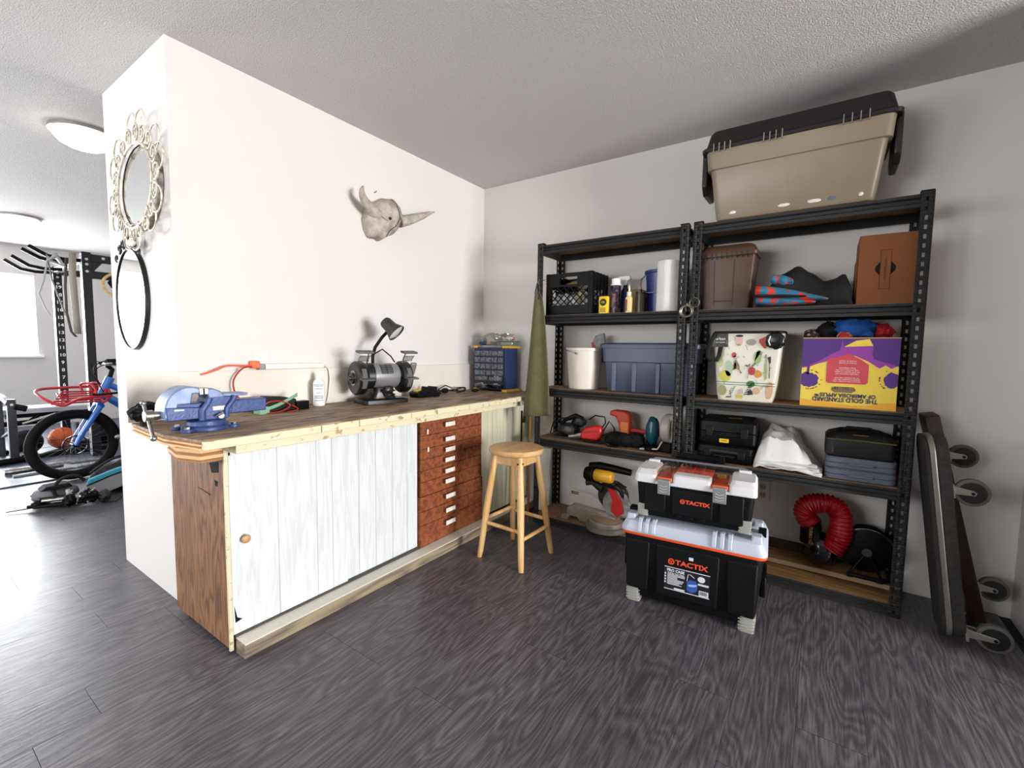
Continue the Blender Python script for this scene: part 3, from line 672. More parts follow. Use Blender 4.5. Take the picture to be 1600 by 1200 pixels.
for k, (dx, dy) in enumerate(((.0, -.02), (.02, 0))):
    B().sphere((tops[0][0]+dx, tops[0][1]+dy-.005, .555), .005, 8, 6).done('screw', mat('dark_screw', '#1b1714', .4, .7), st)
# ------------------------------------------------------------------ steel shelving
PB = mat('particle_board', '#6f5138', .8, col2='#8a6a4c', ns=60, detail=6)
LV = (1.83, 1.383, .912, .578, .055); YF, YB = -.31, -.02; PT = 1.838
def post_mesh(sx, sy):
    """slotted angle post, corner at the origin, flanges run towards +x*sx and +y*sy"""
    b = B(); w_ = .042; cols_ = (0, .017, .027, .042); pitch = .038; n_ = int(PT/pitch)
    def flange(fn):
        for r in range(n_+1):
            z0 = r*pitch; z1 = min(z0+pitch, PT); h0 = z0+.010; h1 = z0+.028
            if z1-z0 < .03 or r == n_: b.add([fn(0, z0), fn(w_, z0), fn(w_, z1), fn(0, z1)], [(0,1,2,3)]); continue
            rows = [z0, h0, h1, z1]
            for i in range(3):
                for j in range(3):
                    if i == 1 and j == 1: continue
                    b.add([fn(cols_[i], rows[j]), fn(cols_[i+1], rows[j]), fn(cols_[i+1], rows[j+1]), fn(cols_[i], rows[j+1])], [(0,1,2,3)])
    flange(lambda u, z: (sx*u, 0, z)); flange(lambda u, z: (0, sy*u, z))
    return b
BEAM = [(0,0),(0,-.012),(.010,-.018),(.010,-.032),(0,-.038),(0,-.052),(.014,-.052),(.014,0)]
def shelving(x0, x1, label, ybdrop=0):
    t = thing('shelving_unit', label, 'shelving', (x0, 0, 0))
    W_ = x1-x0
    for sx, sy, px, py in ((1, 1, 0, YF-.003), (-1, 1, W_, YF-.003), (1, -1, 0, YB+.003), (-1, -1, W_, YB+.003)):
        p = post_mesh(sx, sy).done('post', DARKSTEEL, t, solid=.0022); p.location = (px, py, 0)
        B().box(min(0, sx*.044), max(0, sx*.044), min(0, sy*.03), max(0, sy*.03), PT-.004, PT+.004).done('post_cap', BLACKP, p)
    for z in LV:
        b = B(); b.prism([(YF+h, z+v-.002) for h, v in BEAM], .003, W_-.003, 'X')
        b.done('beam', DARKSTEEL, t)
        b = B(); b.prism([(YB-h, z+v-.002) for h, v in BEAM], .003, W_-.003, 'X'); b.done('beam', DARKSTEEL, t)
        for xx, s in ((.003, 1), (W_-.003, -1)):
            b = B(); b.prism([(xx+s*h, z+v-.002) for h, v in BEAM], YF+.015, YB-.015, 'Y'); b.done('beam', DARKSTEEL, t)
        box('shelf_board', .005, W_-.005, YF+.002, YB-.002, z-.012, z, PB, t, .001)
    return t
shelving(.690, 1.625, 'left black steel shelving unit beside the workbench')
shelving(1.650, 2.590, 'right black steel shelving unit beside the leaning dollies')
XF = 2.59

def tote(name, label, cat, loc, wb_, db, wt, dt, h, m, lid=None, lidh=.05, rz=0, rim=.02):
    t = thing(name, label, cat, loc, rz)
    rg = [(0,0,0,wb_/2-.01,db/2-.01,.02),(0,0,.008,wb_/2,db/2,.025)]
    k = .62; a, d = wb_/2+(wt-wb_)/2*k, db/2+(dt-db)/2*k
    rg += [(0,0,h*.68,a,d,.03),(0,0,h*.69,a+.012,d+.010,.03),(0,0,h,wt/2,dt/2,.03)]
    B().loft(rg, 5).done('bin_body', m, t, .002)
    return t
# big taupe tote with dark lid, top of the right unit
TAUPE = mat('taupe_plastic', '#8b7d6a', .4, col2='#80725f', ns=3); DKB = mat('dark_brown_plastic', '#191214', .38)
t = thing('storage_tote', 'large taupe storage tote with dark brown lid on top of the right shelving', 'tote', (2.075, -.185, 1.8315))
B().loft([(0,0,0,.315,.13,.02),(0,0,.012,.322,.14,.03),(0,0,.245,.352,.158,.035),(0,0,.247,.366,.168,.035),(0,0,.345,.374,.172,.035)], 6).done('bin_body', TAUPE, t, .002)
for s in (-1, 1):
    B().prism([(-.11, .36), (-.11, .19), (-.075, .15), (.075, .15), (.11, .19), (.11, .36)], s*.374, s*.40, 'X').done('latch', DKB, t, .006)
ld = B().loft([(0,0,.335,.394,.178,.035),(0,0,.352,.396,.178,.035),(0,0,.362,.378,.168,.035),(0,0,.425,.362,.158,.035),(0,0,.438,.35,.15,.03)], 6).done('lid', DKB, t, .002)
for xx in (-.335,-.31,-.285,-.26, -.115,-.09,-.065,-.04, .19,.22,.25,.28): box('rib', xx-.0015, xx+.0015, -.185, -.172, .325, .366, mat('pale_rib', '#8d8580', .5), ld)
for xx, ww in ((-.24, .03), (-.02, .05), (.10, .06), (.27,.02)): 
    B().blob((xx, -.138-.003, .028), (ww/2, .003, .008), int(xx*100), .3, nu=12, nv=6).done('paint_smear', mat('white_smear', '#d9d5cc', .6), t)
B().blob((.165, -.139, .030), (.022, .004, .012), 2, .2, nu=12, nv=6).done('grey_smear', mat('grey_smear', '#5d626c', .6), t)

# milk crate
t = thing('milk_crate', 'black plastic milk crate full of white rags at the left end of the second shelf', 'crate', (.905, -.165, LV[1]+.001))
cw, cd_, chh = .162, .125, .262
b = B().box(-cw, cw, -cd_, cd_, 0, .008)
for sx in (-1, 1):
    for sy in (-1, 1): b.box(min(sx*cw, sx*(cw-.03)), max(sx*cw, sx*(cw-.03)), min(sy*cd_, sy*(cd_-.03)), max(sy*cd_, sy*(cd_-.03)), 0, chh)
b.done('frame', BLACKP, t, .003)
b = B()
for sy in (-1, 1):
    y0_, y1_ = sorted((sy*cd_, sy*(cd_-.006)))
    b.box(-cw+.02, cw-.02, y0_, y1_, .008, .06)
    b.box(-cw+.02, -.06, y0_, y1_, .175, chh-.002); b.box(.06, cw-.02, y0_, y1_, .175, chh-.002); b.box(-.06, .06, y0_, y1_, .175, .188); b.box(-.06, .06, y0_, y1_, .235, chh-.002)
for sx in (-1, 1):
    x0_, x1_ = sorted((sx*cw, sx*(cw-.006)))
    b.box(x0_, x1_, -cd_+.02, cd_-.02, .008, .06); b.box(x0_, x1_, -cd_+.02, cd_-.02, .175, chh-.002)
b.done('band', BLACKP, t)
b = B()
for sy in (-1, 1):
    for k in range(-2, 8):
        for s in (-1, 1):
            x = -cw+.02+k*.044; p0 = [x, .058]; p1 = [x+s*.115, .177]
            lo, hi = -cw+.025, cw-.025
            def clipx(p, q):
                if p[0] < lo: u = (lo-p[0])/(q[0]-p[0]); return [lo, p[1]+u*(q[1]-p[1])]
                if p[0] > hi: u = (hi-p[0])/(q[0]-p[0]); return [hi, p[1]+u*(q[1]-p[1])]
                return p
            if max(p0[0], p1[0]) <= lo or min(p0[0], p1[0]) >= hi: continue
            a0, a1 = clipx(p0, p1), clipx(p1, p0)
            b.tube([(a0[0], sy*(cd_-.003), a0[1]), (a1[0], sy*(cd_-.003), a1[1])], .0038, 5)
for s in (-1, 1):
    for k in range(5): b.tube([(s*(cw-.003), -.09+k*.045, .06), (s*(cw-.003), -.09+k*.045, .176)], .003, 4)
b.done('lattice', BLACKP, t)
b = B()
for z in (.20, .215, .23, .245): b.box(-cw-.003, cw+.003, -cd_-.003, cd_+.003, z, z+.004)
for x in (-.155, -.14, -.125, .125, .14, .155): b.box(x-.002, x+.002, -cd_-.003, -cd_+.002, .0, chh)
b = B()
for z in (.20, .215, .23, .245): b.box(-cw-.003, -.065, -cd_-.003, -cd_, z, z+.003); b.box(.065, cw+.003, -cd_-.003, -cd_, z, z+.003); b.box(cw, cw+.003, -cd_, cd_, z, z+.003)
for x in (-.155, -.14, .14, .155): b.box(x-.002, x+.002, -cd_-.003, -cd_, .0, chh)
for y_ in (-.10, -.05, 0, .05, .10): b.box(cw, cw+.003, y_-.002, y_+.002, 0, chh)
b.done('rib', BLACKP, t)['kind'] = 'stuff'
RAG = mat('white_rag_cloth', '#d8d8da', .9, col2='#b0b0b4', ns=14)
for k, (x, z, c_) in enumerate(((-.10, .097, 0), (-.045, .10, 0), (.02, .09, 0), (.075, .12, 1), (-.075, .052, 0), (.05, .052, 0), (.11, .062, 0))):
    r = B().blob((.905+x*.95, -.243, LV[1]+z), (.032, .035, .038), 20+k, .3, nu=16, nv=10).done('rag', RAG if not c_ else mat('yellow_rag_cloth', '#b5ae84', .9))
    if c_: tag(r, 'yellowish crumpled rag inside the black milk crate', 'rag')
    else: tag(r, 'white crumpled rag inside the black milk crate, '+('upper row, leftmost', 'upper row, second from left', 'upper row, third from left', '', 'lower row, left', 'lower row, middle', 'lower row, right end')[k], 'rag', 'white rags in the milk crate')
r = B().tube([(.85, -.20, LV[1]+.195), (.90, -.20, LV[1]+.205), (.93, -.20, LV[1]+.20)], [.014, .018, .022], 12).done('tool_grip', mat('olive_tool', '#7b6c2a', .5)); r.name = 'hand_tool'; tag(r, 'olive hand tool seen through the milk crate hand hole', 'tool')

# yellow can
def label_lines(parent, x0, x1, y, z0, z1, n_, m, rag=.3, seed=0):
    rr = random.Random(seed); b = B(); dz = (z1-z0)/n_
    for k in range(n_):
        z = z0+dz*k; l = (x1-x0)*(1-rag*rr.random()); b.box(x0, x0+l, y-.0004, y, z+dz*.25, z+dz*.7)
    return b.done('print', m, parent)
t = thing('oil_can', 'small yellow rectangular tin of lubricant beside the milk crate', 'can', (1.135, -.262, LV[1]+.001))
b = B().loft([(0,0,0,.029,.014,.004),(0,0,.10,.029,.014,.004),(0,0,.104,.026,.011,.004)], 3).done('tin', YELLOW, t, .001)
B().lathe([(.008,.104),(.008,.112),(.004,.116)], 14).done('cap', BLACKP, t)
INK = mat('black_ink', '#15130f', .6)
B().lathe([(.022, -.0146), (.022, -.0142)], 24, (0, 0, .068), 'Y').done('emblem', INK, t)
text('print', 'OIL', .016, (0, -.0149, .068), FRONT, YELLOW, t); label_lines(t, -.02, .02, -.0142, .008, .036, 3, INK, .2, 3)
# foam can
t = thing('spray_can', 'tall spray can with white trigger cap and dark swirled label', 'can', (1.19, -.215, LV[1]+.001))
B().loft([(0,0,0,.029,.029,.029),(0,0,.002,.031,.031,.031),(0,0,.165,.031,.031,.031),(0,0,.172,.028,.028,.028)], 7).done('can_body', mat('dark_swirl_label', '#1b1a30', .35, col2='#77585a', ns=14, dist=3, contrast=(.48, .58)), t)
B().lathe([(.0315, .17), (.0315, .176), (.0265, .18), (.0265, .21), (.02, .214)], 24).done('cap', mat('white_cap', '#dcd9d4'), t)
B().box(-.012, .012, -.0318, -.0305, .11, .118).done('print', mat('red_print', '#9c2a2a'), t)
t = thing('spray_bottle', 'clear spray bottle with white trigger head behind the spray can', 'bottle', (1.218, -.135, LV[1]+.001))
B().loft([(0,0,0,.03,.03,.03),(0,0,.13,.032,.03,.03),(0,0,.165,.014,.014,.014),(0,0,.18,.013,.013,.013)], 6).done('bottle_body', mat('dark_blue_bottle', '#1e2350', .3), t)
B().prism([(-.018, .18), (-.02, .215), (-.045, .225), (-.04, .235), (.03, .235), (.035, .215), (.015, .205), (.012, .18)], -.01, .01, 'Y').done('trigger_head', mat('white_cap', '#dcd9d4'), t, .003)
# glue bottle
GL = mat('cream_glue_plastic', '#d9c88a', .35)
t = thing('glue_bottle', 'cream glue bottle with pointed nozzle in front of a brown box', 'bottle', (1.288, -.255, LV[1]+.001))
B().loft([(0,0,0,.019,.013,.01),(0,0,.085,.020,.014,.01),(0,0,.10,.012,.010,.01)], 5).done('bottle_body', GL, t)
B().lathe([(.013,.10),(.013,.122),(.006,.126),(.005,.15),(.002,.162)], 18).done('nozzle', mat('ivory_cap', '#e4dcc0', .4), t)
B().cbox((-.019+.008, -.0145, .045), (.012, .001, .07)).done('label_panel', mat('brown_label', '#6d3a22', .5), t)
t = thing('small_carton', 'small tan cardboard carton behind the glue bottle', 'box', (1.278, -.115, LV[1]+.001))
B().box(-.025, .048, -.055, .06, 0, .148).done('carton', mat('tan_carton', '#7d6444', .8), t, .002)
B().box(-.0252, .0482, -.0556, -.0552, .066, .0665).done('seam', mat('carton_seam', '#4d3a26', .8), t)
t = thing('storage_jar', 'small dark jar between the tan carton and blue bucket', 'jar', (1.340, -.205, LV[1]+.001))
B().loft([(0,0,0,.026,.026,.026),(0,0,.108,.026,.026,.026)], 6).done('jar_body', mat('murky_jar', '#4a3f35', .3), t); B().lathe([(.027,.108),(.027,.125)], 24).done('lid', mat('jar_lid', '#2c2623', .4), t)
# blue bucket
DB = mat('royal_blue_plastic', '#10276a', .35)
t = thing('blue_bucket', 'small dark blue bucket standing behind the paper towel roll', 'bucket', (1.425, -.108, LV[1]+.001))
B().lathe([(.065,0),(.068,.003),(.086,.235),(.093,.238),(.093,.252),(.087,.254),(.083,.25),(.063,.01)], 36).done('bucket_body', DB, t)
B().tube([(-.092,.0,.235),(-.105,-.03,.21),(-.105,-.045,.17),(-.09,-.055,.135),(-.05,-.085,.12),(.05,-.085,.12),(.09,-.05,.15),(.092,0,.235)], .003, 6).done('handle', STEEL, t)
# paper towels
t = thing('paper_towel_roll', 'white paper towel roll standing at the right end of the left unit', 'paper towel', (1.512, -.235, LV[1]+.001))
B().lathe([(.02,0),(.064,0),(.0665,.003),(.0665,.277),(.064,.28),(.02,.28),(.02,0)], 44, cap=False).done('roll', mat('white_tissue', '#dcd9d7', .95, bump=.15, bs=90), t)
B().lathe([(.0205,.001),(.0205,.279),(.018,.279),(.018,.001),(.0205,.001)], 24, cap=False).done('core', CARD, t)
# rings hanging on the posts
RG = mat('nickel_ring', '#b9b4aa', .25, 1)
t = thing('key_ring_bunch', 'bunch of nickel rings hanging on the left unit right post', 'ring', (1.628, -.322, 1.377))
for k, (r, a) in enumerate(((.032, .0), (.029, .3), (.03, -.4), (.026, .2), (.033, -.2))):
    B().tube([(r*math.cos(u)*math.cos(a)+.003*k, r*math.cos(u)*math.sin(a)-.004*k, r*math.sin(u)) for u in [2*PI*i/28 for i in range(28)]], .0016, 6, True).done('ring', RG, t)
B().tube([(.0, .008, .0), (.0, -.004, .032), (.01, -.004, .042)], .002, 6).done('hook', RG, t)
t = thing('loose_ring', 'single nickel ring hanging on the right unit left post', 'ring', (1.672, -.322, 1.421))
B().tube([(.025*math.cos(u), 0, .025*math.sin(u)) for u in [2*PI*i/28 for i in range(28)]], .0016, 6, True).done('ring', RG, t)
B().tube([(0, .008, .024), (0, -.004, .027)], .002, 6).done('hook', RG, t)

# brown plastic bin
BB = mat('brown_bin_plastic', '#4e3526', .5, col2='#472f21', ns=5)
t = thing('brown_bin', 'brown lidded plastic bin at the left end of the right unit second shelf', 'bin', (1.808, -.172, LV[1]+.001))
B().loft([(0,0,0,.112,.078,.012),(0,0,.29,.132,.09,.015)], 4).done('bin_body', BB, t, .002)
ld = B().loft([(0,0,.275,.140,.097,.02),(0,0,.292,.142,.098,.02),(0,0,.325,.125,.085,.03),(0,0,.335,.11,.07,.03)], 5).done('lid', BB, t, .002)
b = B()
for k in range(11): x = -.12+k*.024; b.box(x-.0015, x+.0015, -.101, -.095, .262, .294)
b.box(-.135, .135, -.101, -.096, .272, .276); b.done('lid_teeth', mat('dark_teeth', '#1d130e', .6), ld)
b = B()
for x in (-.055, .035): b.tube([(x*.98, -.0795, .02), (x*1.08, -.0895, .255)], .0016, 5)
b.tube([(-.054, -.0805, .045), (.034, -.0805, .045)], .0016, 5); b.done('moulded_line', mat('dark_teeth', '#1d130e'), t)

# patterned backpack
t = thing('patterned_bag', 'black bag with blue and red floral panels lying between brown bin and carton', 'bag', (2.148, -.17, LV[1]+.001)); t.scale = (.95, 1, 1)
BKF = mat('black_fabric', '#0a0a0b', .85)
FL = mat('blue_red_floral_fabric', '#2a6f8e', .8, col2='#c8321e', ns=22, detail=2, contrast=(.52, .56), dist=1.2)
def swoop(u):   # silhouette height along x
    pts = [(-.20, .03), (-.17, .10), (-.10, .17), (-.03, .205), (.03, .17), (.09, .125), (.13, .135), (.17, .155), (.19, .12), (.205, .03)]
    for (x0_, z0_), (x1_, z1_) in zip(pts, pts[1:]):
        if x0_ <= u <= x1_: k = (u-x0_)/(x1_-x0_); k = k*k*(3-2*k); return z0_+(z1_-z0_)*k
    return .02
def bagfn(u, q):
    x = -.20+.405*u; a = PI*q; hz_ = swoop(x); return (x, -.125*math.cos(a)*(.9+.1*math.sin(u*9)), max(.001, hz_*math.sin(a)**.6*(1+.05*noise.noise(Vector((x*20, q*4, 0))))))
B().surf(bagfn, 40, 18).done('bag_body', BKF, t, solid=.004)
def panel(x0_, x1_, z0_, z1_, h0, h1, yo, m, nm='fabric_panel'):
    def fn(u, q):
        x = x0_+(x1_-x0_)*u; zc = z0_+(z1_-z0_)*u; h = (h0+(h1-h0)*u)*math.sin(PI*min(1, .08+u*.92))**.4
        a = (q-.5); return (x, yo-.022*math.cos(a*PI)-.004*math.sin(u*14), zc+h*a)
    B().surf(fn, 24, 10).done(nm, m, t, solid=.006)
panel(-.205, .11, .085, .03, .07, .02, -.118, FL); panel(-.20, .06, .035, .018, .045, .02, -.125, FL)
panel(-.14, -.04, .14, .12, .05, .05, -.095, FL)
panel(-.205, .02, .057, .045, .010, .008, -.14, BKF, 'piping')

# cardboard box with a handle
CB2 = mat('orange_brown_cardboard', '#7a4722', .8, col2='#70401d', ns=5)
t = thing('handled_carton', 'brown cardboard carton with an outlined carry handle at the right shelf end', 'box', (2.452, -.165, LV[1]+.001))
B().box(-.096, .104, -.104, .12, 0, .305).done('carton', CB2, t, .003)
B().box(-.102, -.0965, -.06, .1, .03, .21).done('side_flap', CB2, t, .002)
fr = B(); e = .0008
for s_ in ((-.018,.0), (.018,.0)): fr.box(s_[0]-e, s_[0]+e, -.1055, -.104, .065, .235)
for z in (.065, .235): fr.box(-.018, .018, -.1055, -.104, z-e, z+e)
fr.done('handle_outline', mat('dark_red_ink', '#3e150d', .7), t)
for s in (-1, 1): B().prism([(s*.018, .125), (s*.034, .145), (s*.036, .155), (s*.034, .165), (s*.018, .185)], -.1052, -.1042, 'Y').done('finger_cut', BLACKM, t)
text('print', 'Fold Handle Here', .013, (0, -.1056, .15), (PI/2, PI/2, 0), mat('dark_red_ink', '#3e150d'), t)

# ---------------- third shelf, left: white bucket, tote
WB_ = mat('off_white_bucket_plastic', '#cfc8bc', .4)
t = thing('white_bucket', 'off-white plastic bucket with a wire handle beside the blue-grey tote', 'bucket', (.975, -.175, LV[2]+.001))
B().lathe([(.092,0),(.096,.004),(.115,.245),(.122,.246),(.123,.262),(.117,.264),(.112,.258),(.092,.01)], 40).done('bucket_body', WB_, t)
B().tube([(-.12,-.03,.27),(-.10,-.09,.252),(-.06,-.115,.243),(-.01,-.128,.232),(.0,-.128,.228)], .0028, 6).sphere((.0,-.129,.228), .007, 8, 6).done('handle', STEEL, t)
t = thing('dust_mask_box', 'grey and red crumpled packet sticking up from the white bucket', 'packet', (1.045, -.10, LV[2]+.268))
B().prism([(-.05, -.10), (-.055, .02), (-.03, .075), (.0, .085), (.03, .095), (.04, .03), (.035, -.10)], -.008, .008, 'Y').done('packet', mat('grey_foil', '#7d7a76', .4, col2='#4f4c48', ns=20), t, .004)
B().cbox((-.035, -.011, .0), (.018, .003, .07), (0, -.4, 0)).done('red_stripe', mat('red_print', '#9c2a2a'), t)
t_name = t; t.name = 'foil_packet'
BG = mat('blue_grey_plastic', '#434b63', .42, col2='#3e465d', ns=4)
t = thing('grey_tote', 'blue-grey lidded storage tote spanning behind the middle posts', 'tote', (1.405, -.165, LV[2]+.001))
B().loft([(0,0,0,.235,.082,.02),(0,0,.008,.245,.088,.03),(0,0,.18,.262,.094,.03),(0,0,.182,.272,.098,.03),(0,0,.265,.278,.1,.03)], 6).done('bin_body', BG, t, .002)
for x in (-.195, -.07, .07, .19): B().prism([(x-.012, .004), (x+.012, .004), (x+.014, .178), (x-.014, .178)], -.101, -.08, 'Y').done('rib', BG, t, .004)
B().loft([(0,0,.262,.292,.102,.03),(0,0,.285,.294,.103,.03),(0,0,.292,.285,.097,.03),(0,0,.296,.25,.08,.03)], 6).done('lid', BG, t, .002)

# ---------------- third shelf, right: grocery bag, apple box, clothes
BW = mat('printed_bag_white', '#d6d3c4', .35); 
t = thing('grocery_bag', 'white printed reusable grocery bag with food drawings and black handles', 'bag', (1.925, -.17, LV[2]+.001))
def rr_(a, b_, r, n_=6):
    o_ = []
    for q, (sx, sy) in enumerate(((1,1),(-1,1),(-1,-1),(1,-1))):
        for j in range(n_):
            tt = PI/2*(q+j/(n_-1)); o_.append((sx*(a-r)+r*math.cos(tt), sy*(b_-r)+r*math.sin(tt)))
    return o_
rgs = []; hts = (0, .03, .1, .2, .3, .352)
for k, z in enumerate(hts):
    ww = (.125, .133, .142, .152, .158, .160)[k]
    rgs.append([(x+.004*noise.noise(Vector((x*20, y*20, z*9))), y+.004*noise.noise(Vector((x*18+5, y*20, z*9))), z) for x, y in rr_(ww, .105, .03)])
nn = len(rgs[0])
B().add([p for r in rgs for p in r], [(i*nn+j, i*nn+(j+1) % nn, (i+1)*nn+(j+1) % nn, (i+1)*nn+j) for i in range(len(rgs)-1) for j in range(nn)]+[tuple(range(nn-1,-1,-1))]).done('bag_body', BW, t, solid=.003, ang=60)
B().add([(x*1.01, y*1.01, z) for z in (.345, .358) for x, y in rr_(.16, .105, .03)], [(j, (j+1) % nn, nn+(j+1) % nn, nn+j) for j in range(nn)]).done('binding', BKF, t, solid=.004)
def flat(name, pts, m, y=-.1085, par=None):
    """print on the bag front; follows the slight taper"""
    return B().prism([(x*(.86+.14*z/.35), z) for x, z in pts], y-.0007, y+.0015, 'Y').done(name, m, par or t)
def oval(cx, cz, a, b_, n_=14, w_=0): return [(cx+a*math.cos(2*PI*i/n_), cz+b_*math.sin(2*PI*i/n_)) for i in range(n_)]
cG = mat('print_green', '#3f7a3c', .4); cG2 = mat('print_pale_green', '#8fa566', .4); cR = mat('print_red', '#a8281e', .4); cO = mat('print_orange', '#c8861c', .4)
cY = mat('print_yellow', '#b9b040', .4); cK = mat('print_dark', '#26211f', .5); cP = mat('print_pink', '#c9a49a', .4); cT = mat('print_teal_line', '#2f6b57', .4); cB = mat('print_brown', '#7d6a4a', .4)
flat('print', [(-.155, .275), (-.09, .275), (-.09, .345), (-.155, .345)], cK)
text('print', 'urban', .022, (-.125, -.111, .318), FRONT, mat('print_and_glint_white', '#e8e6e0', .5), t); text('print', 'fare market', .010, (-.125, -.111, .300), FRONT, mat('print_and_glint_white', '#e8e6e0'), t)
for z in (.092, .080): flat('print', [(-.155, z), (.15, z), (.15, z+.003), (-.155, z+.003)], cT)
flat('print', oval(.055, .225, .018, .032), cG2); flat('print', [(.04, .20), (.07, .255), (.06, .262), (.048, .25)], cG)
flat('print', oval(.03, .155, .018, .021), cR); flat('print', oval(.062, .140, .018, .019), cO); flat('print', [(.028,.17),(.05,.195),(.045,.20),(.03,.185)], cG)
flat('print', oval(.03, .088, .022, .017, 10), cG); flat('print', oval(-.105, .125, .032, .03), cY)
flat('print', oval(-.06, .235, .012, .014), cR); flat('print', oval(-.055, .222, .008, .010), cP)
flat('print', [(-.065,.155),(-.06,.205),(-.05,.212),(-.035,.19),(-.028,.155),(-.045,.165)], cB); flat('print', [(-.06,.16),(-.045,.17),(-.05,.20),(-.058,.19)], cK)
flat('print', [(-.055,.335),(-.02,.33),(-.022,.29),(-.04,.28),(-.052,.29)], cP); flat('print', oval(-.036, .333, .018, .006), cK)
for k in range(7): z = .03+k*.009; x = -.005+k*.005; flat('print', [(x,z),(x+.02,z+.004),(x+.022,z+.008),(x+.002,z+.005)], cK)
for k in range(5): z = .03+k*.009; x = -.08+k*.005; flat('print', [(x,z),(x+.012,z+.003),(x+.014,z+.007),(x+.002,z+.004)], cT)
flat('print', [(-.045,.012),(-.01,.012),(-.008,.03),(-.047,.03)], cY); flat('print', [(-.04,.032),(-.015,.032),(-.02,.06),(-.035,.055)], cP)
flat('print', [(.015,.03),(.045,.035),(.04,.052),(.03,.06),(.018,.05)], cK); flat('print', oval(.06, .055, .02, .018), mat('print_peach', '#c9a37c', .4))
flat('print', [(-.1,.012),(-.07,.014),(-.07,.02),(-.1,.018)], cK); flat('print', oval(-.12, .05, .025, .028), mat('print_olive', '#8e8a5c', .4))
flat('print', [(.085,.33),(.055,.315),(.055,.30),(.08,.27),(.09,.27)], cR); flat('print', [(.10,.225),(.115,.23),(.118,.20),(.112,.19)], mat('print_maroon', '#431a1c', .5)); flat('print', [(.112,.19),(.115,.19),(.12,.12),(.117,.12)], mat('print_maroon', '#431a1c'))
flat('print', [(.095,.24),(.10,.19),(.107,.12),(.097,.11),(.09,.18)], cG2)
def strap(pts, wdt): 
    b = B(); 
    vs = []; 
    for p in pts: vs += [(p[0]-wdt/2, p[1], p[2]), (p[0]+wdt/2, p[1], p[2])]
    return b.add(vs, [(2*i, 2*i+1, 2*i+3, 2*i+2) for i in range(len(pts)-1)])
rr = random.Random(12)
for k in range(34):
    cx, cz = rr.uniform(-.13, .12), rr.uniform(.03, .33); q = rr.uniform(0, PI); l = rr.uniform(.012, .030)
    pts = [((cx+l*(u-.5)*math.cos(q))*(.86+.14*cz/.35), -.1105, cz+l*(u-.5)*math.sin(q)+.006*math.sin(u*6+k)) for u in (0, .25, .5, .75, 1)]
    B().tube(pts, rr.choice((.0008, .0011, .0016)), 4).done('sketch_print', (mat('print_grey', '#8d8a80', .5), cG2, cK, cB, cT, cY)[k % 6], t)
flat('print', oval(-.085, .165, .020, .042, 12), mat('print_mint', '#9db596', .4)); flat('print', oval(-.13, .20, .016, .03, 10), mat('print_lime', '#aab777', .4))
flat('print', oval(.02, .30, .022, .016, 10), mat('print_grey', '#8d8a80')); flat('print', oval(.125, .06, .018, .045, 10), mat('print_peach', '#c9a37c'))
strap([(-.15,-.112,.35), (-.165,-.122,.31), (-.18,-.13,.26), (-.178,-.132,.22), (-.16,-.133,.196), (-.138,-.133,.20), (-.125,-.13,.23), (-.12,-.122,.275)], .022).done('handle', BKF, t, solid=.003)
B().blob((.125, -.115, .31), (.042, .016, .042), 3, .15).done('folded_handle', mat('black_webbing', '#0b0b0c', .3), t)
B().tube([(.105,-.130,.33),(.098,-.133,.305),(.105,-.13,.285)], .003, 6).done('painted_glint', mat('print_and_glint_white', '#e8e6e0'), t)  # painted highlight: white line on the folded black handle

AY = mat('apple_box_yellow', '#e3cb50', .65, col2='#dfc445', ns=3); AP = mat('apple_box_purple', '#4f2a78', .65); AM = mat('apple_box_magenta', '#8e3a9a', .65); AR = mat('apple_box_pink', '#c2434f', .65)
AOr = mat('apple_box_orange', '#dba132', .65); ACh = mat('cardboard_edge', '#b08d66', .85)
t = thing('apple_box', 'yellow and purple printed apple box, upside down, stuffed with clothes', 'box', (2.345, -.17, LV[2]+.001))
W2, D2, H2 = .178, .12, .318
b = B(); th = .006
b.box(-W2, W2, -D2, -D2+th, 0, H2); b.box(-W2, W2, D2-th, D2, 0, H2); b.box(-W2, -W2+th, -D2+th, D2-th, 0, H2); b.box(W2-th, W2, -D2+th, D2-th, 0, H2); b.box(-W2+th, W2-th, -D2+th, D2-th, 0, th)
b.done('carton', AY, t, .0015)
b = B().box(-W2-.001, W2+.001, -D2-.001, -D2+th, H2, H2+.005).box(-W2-.001, -W2+th, -D2+th, D2, H2, H2+.005).done('cut_edge', ACh, t)
def fp(name, pts, m, k=0, par=None): return B().prism([(x-W2, z) for x, z in pts], -D2-.0006-.0005*k, -D2+.0005, 'Y').done(name, m, par or t)
W_ = 2*W2
fp('print', [(0,.318),(.356,.318),(.356,.20),(.33,.185),(.31,.20),(.29,.185),(.27,.20),(.25,.215),(.20,.24),(.15,.235),(.12,.225),(.09,.21),(.06,.20),(.03,.185),(0,.18)], AM)
fp('print', [(0,.318),(.15,.318),(.145,.265),(.11,.245),(.07,.215),(.04,.20),(.02,.19),(0,.185)], AP, 1)
fp('print', [(.356,.318),(.245,.318),(.265,.285),(.26,.25),(.27,.225),(.30,.215),(.33,.205),(.356,.195)], AP, 1)
fp('print', [(.15,.318),(.245,.318),(.262,.285),(.258,.284),(.158,.279)], AP, 2); fp('print', [(.158,.28),(.20,.308),(.248,.316),(.262,.285)], AY, 3)
fp('print', [(.106,.112),(.244,.112),(.252,.12),(.252,.20),(.225,.222),(.178,.25),(.14,.235),(.10,.225),(.098,.20),(.098,.12)], AR, 3)
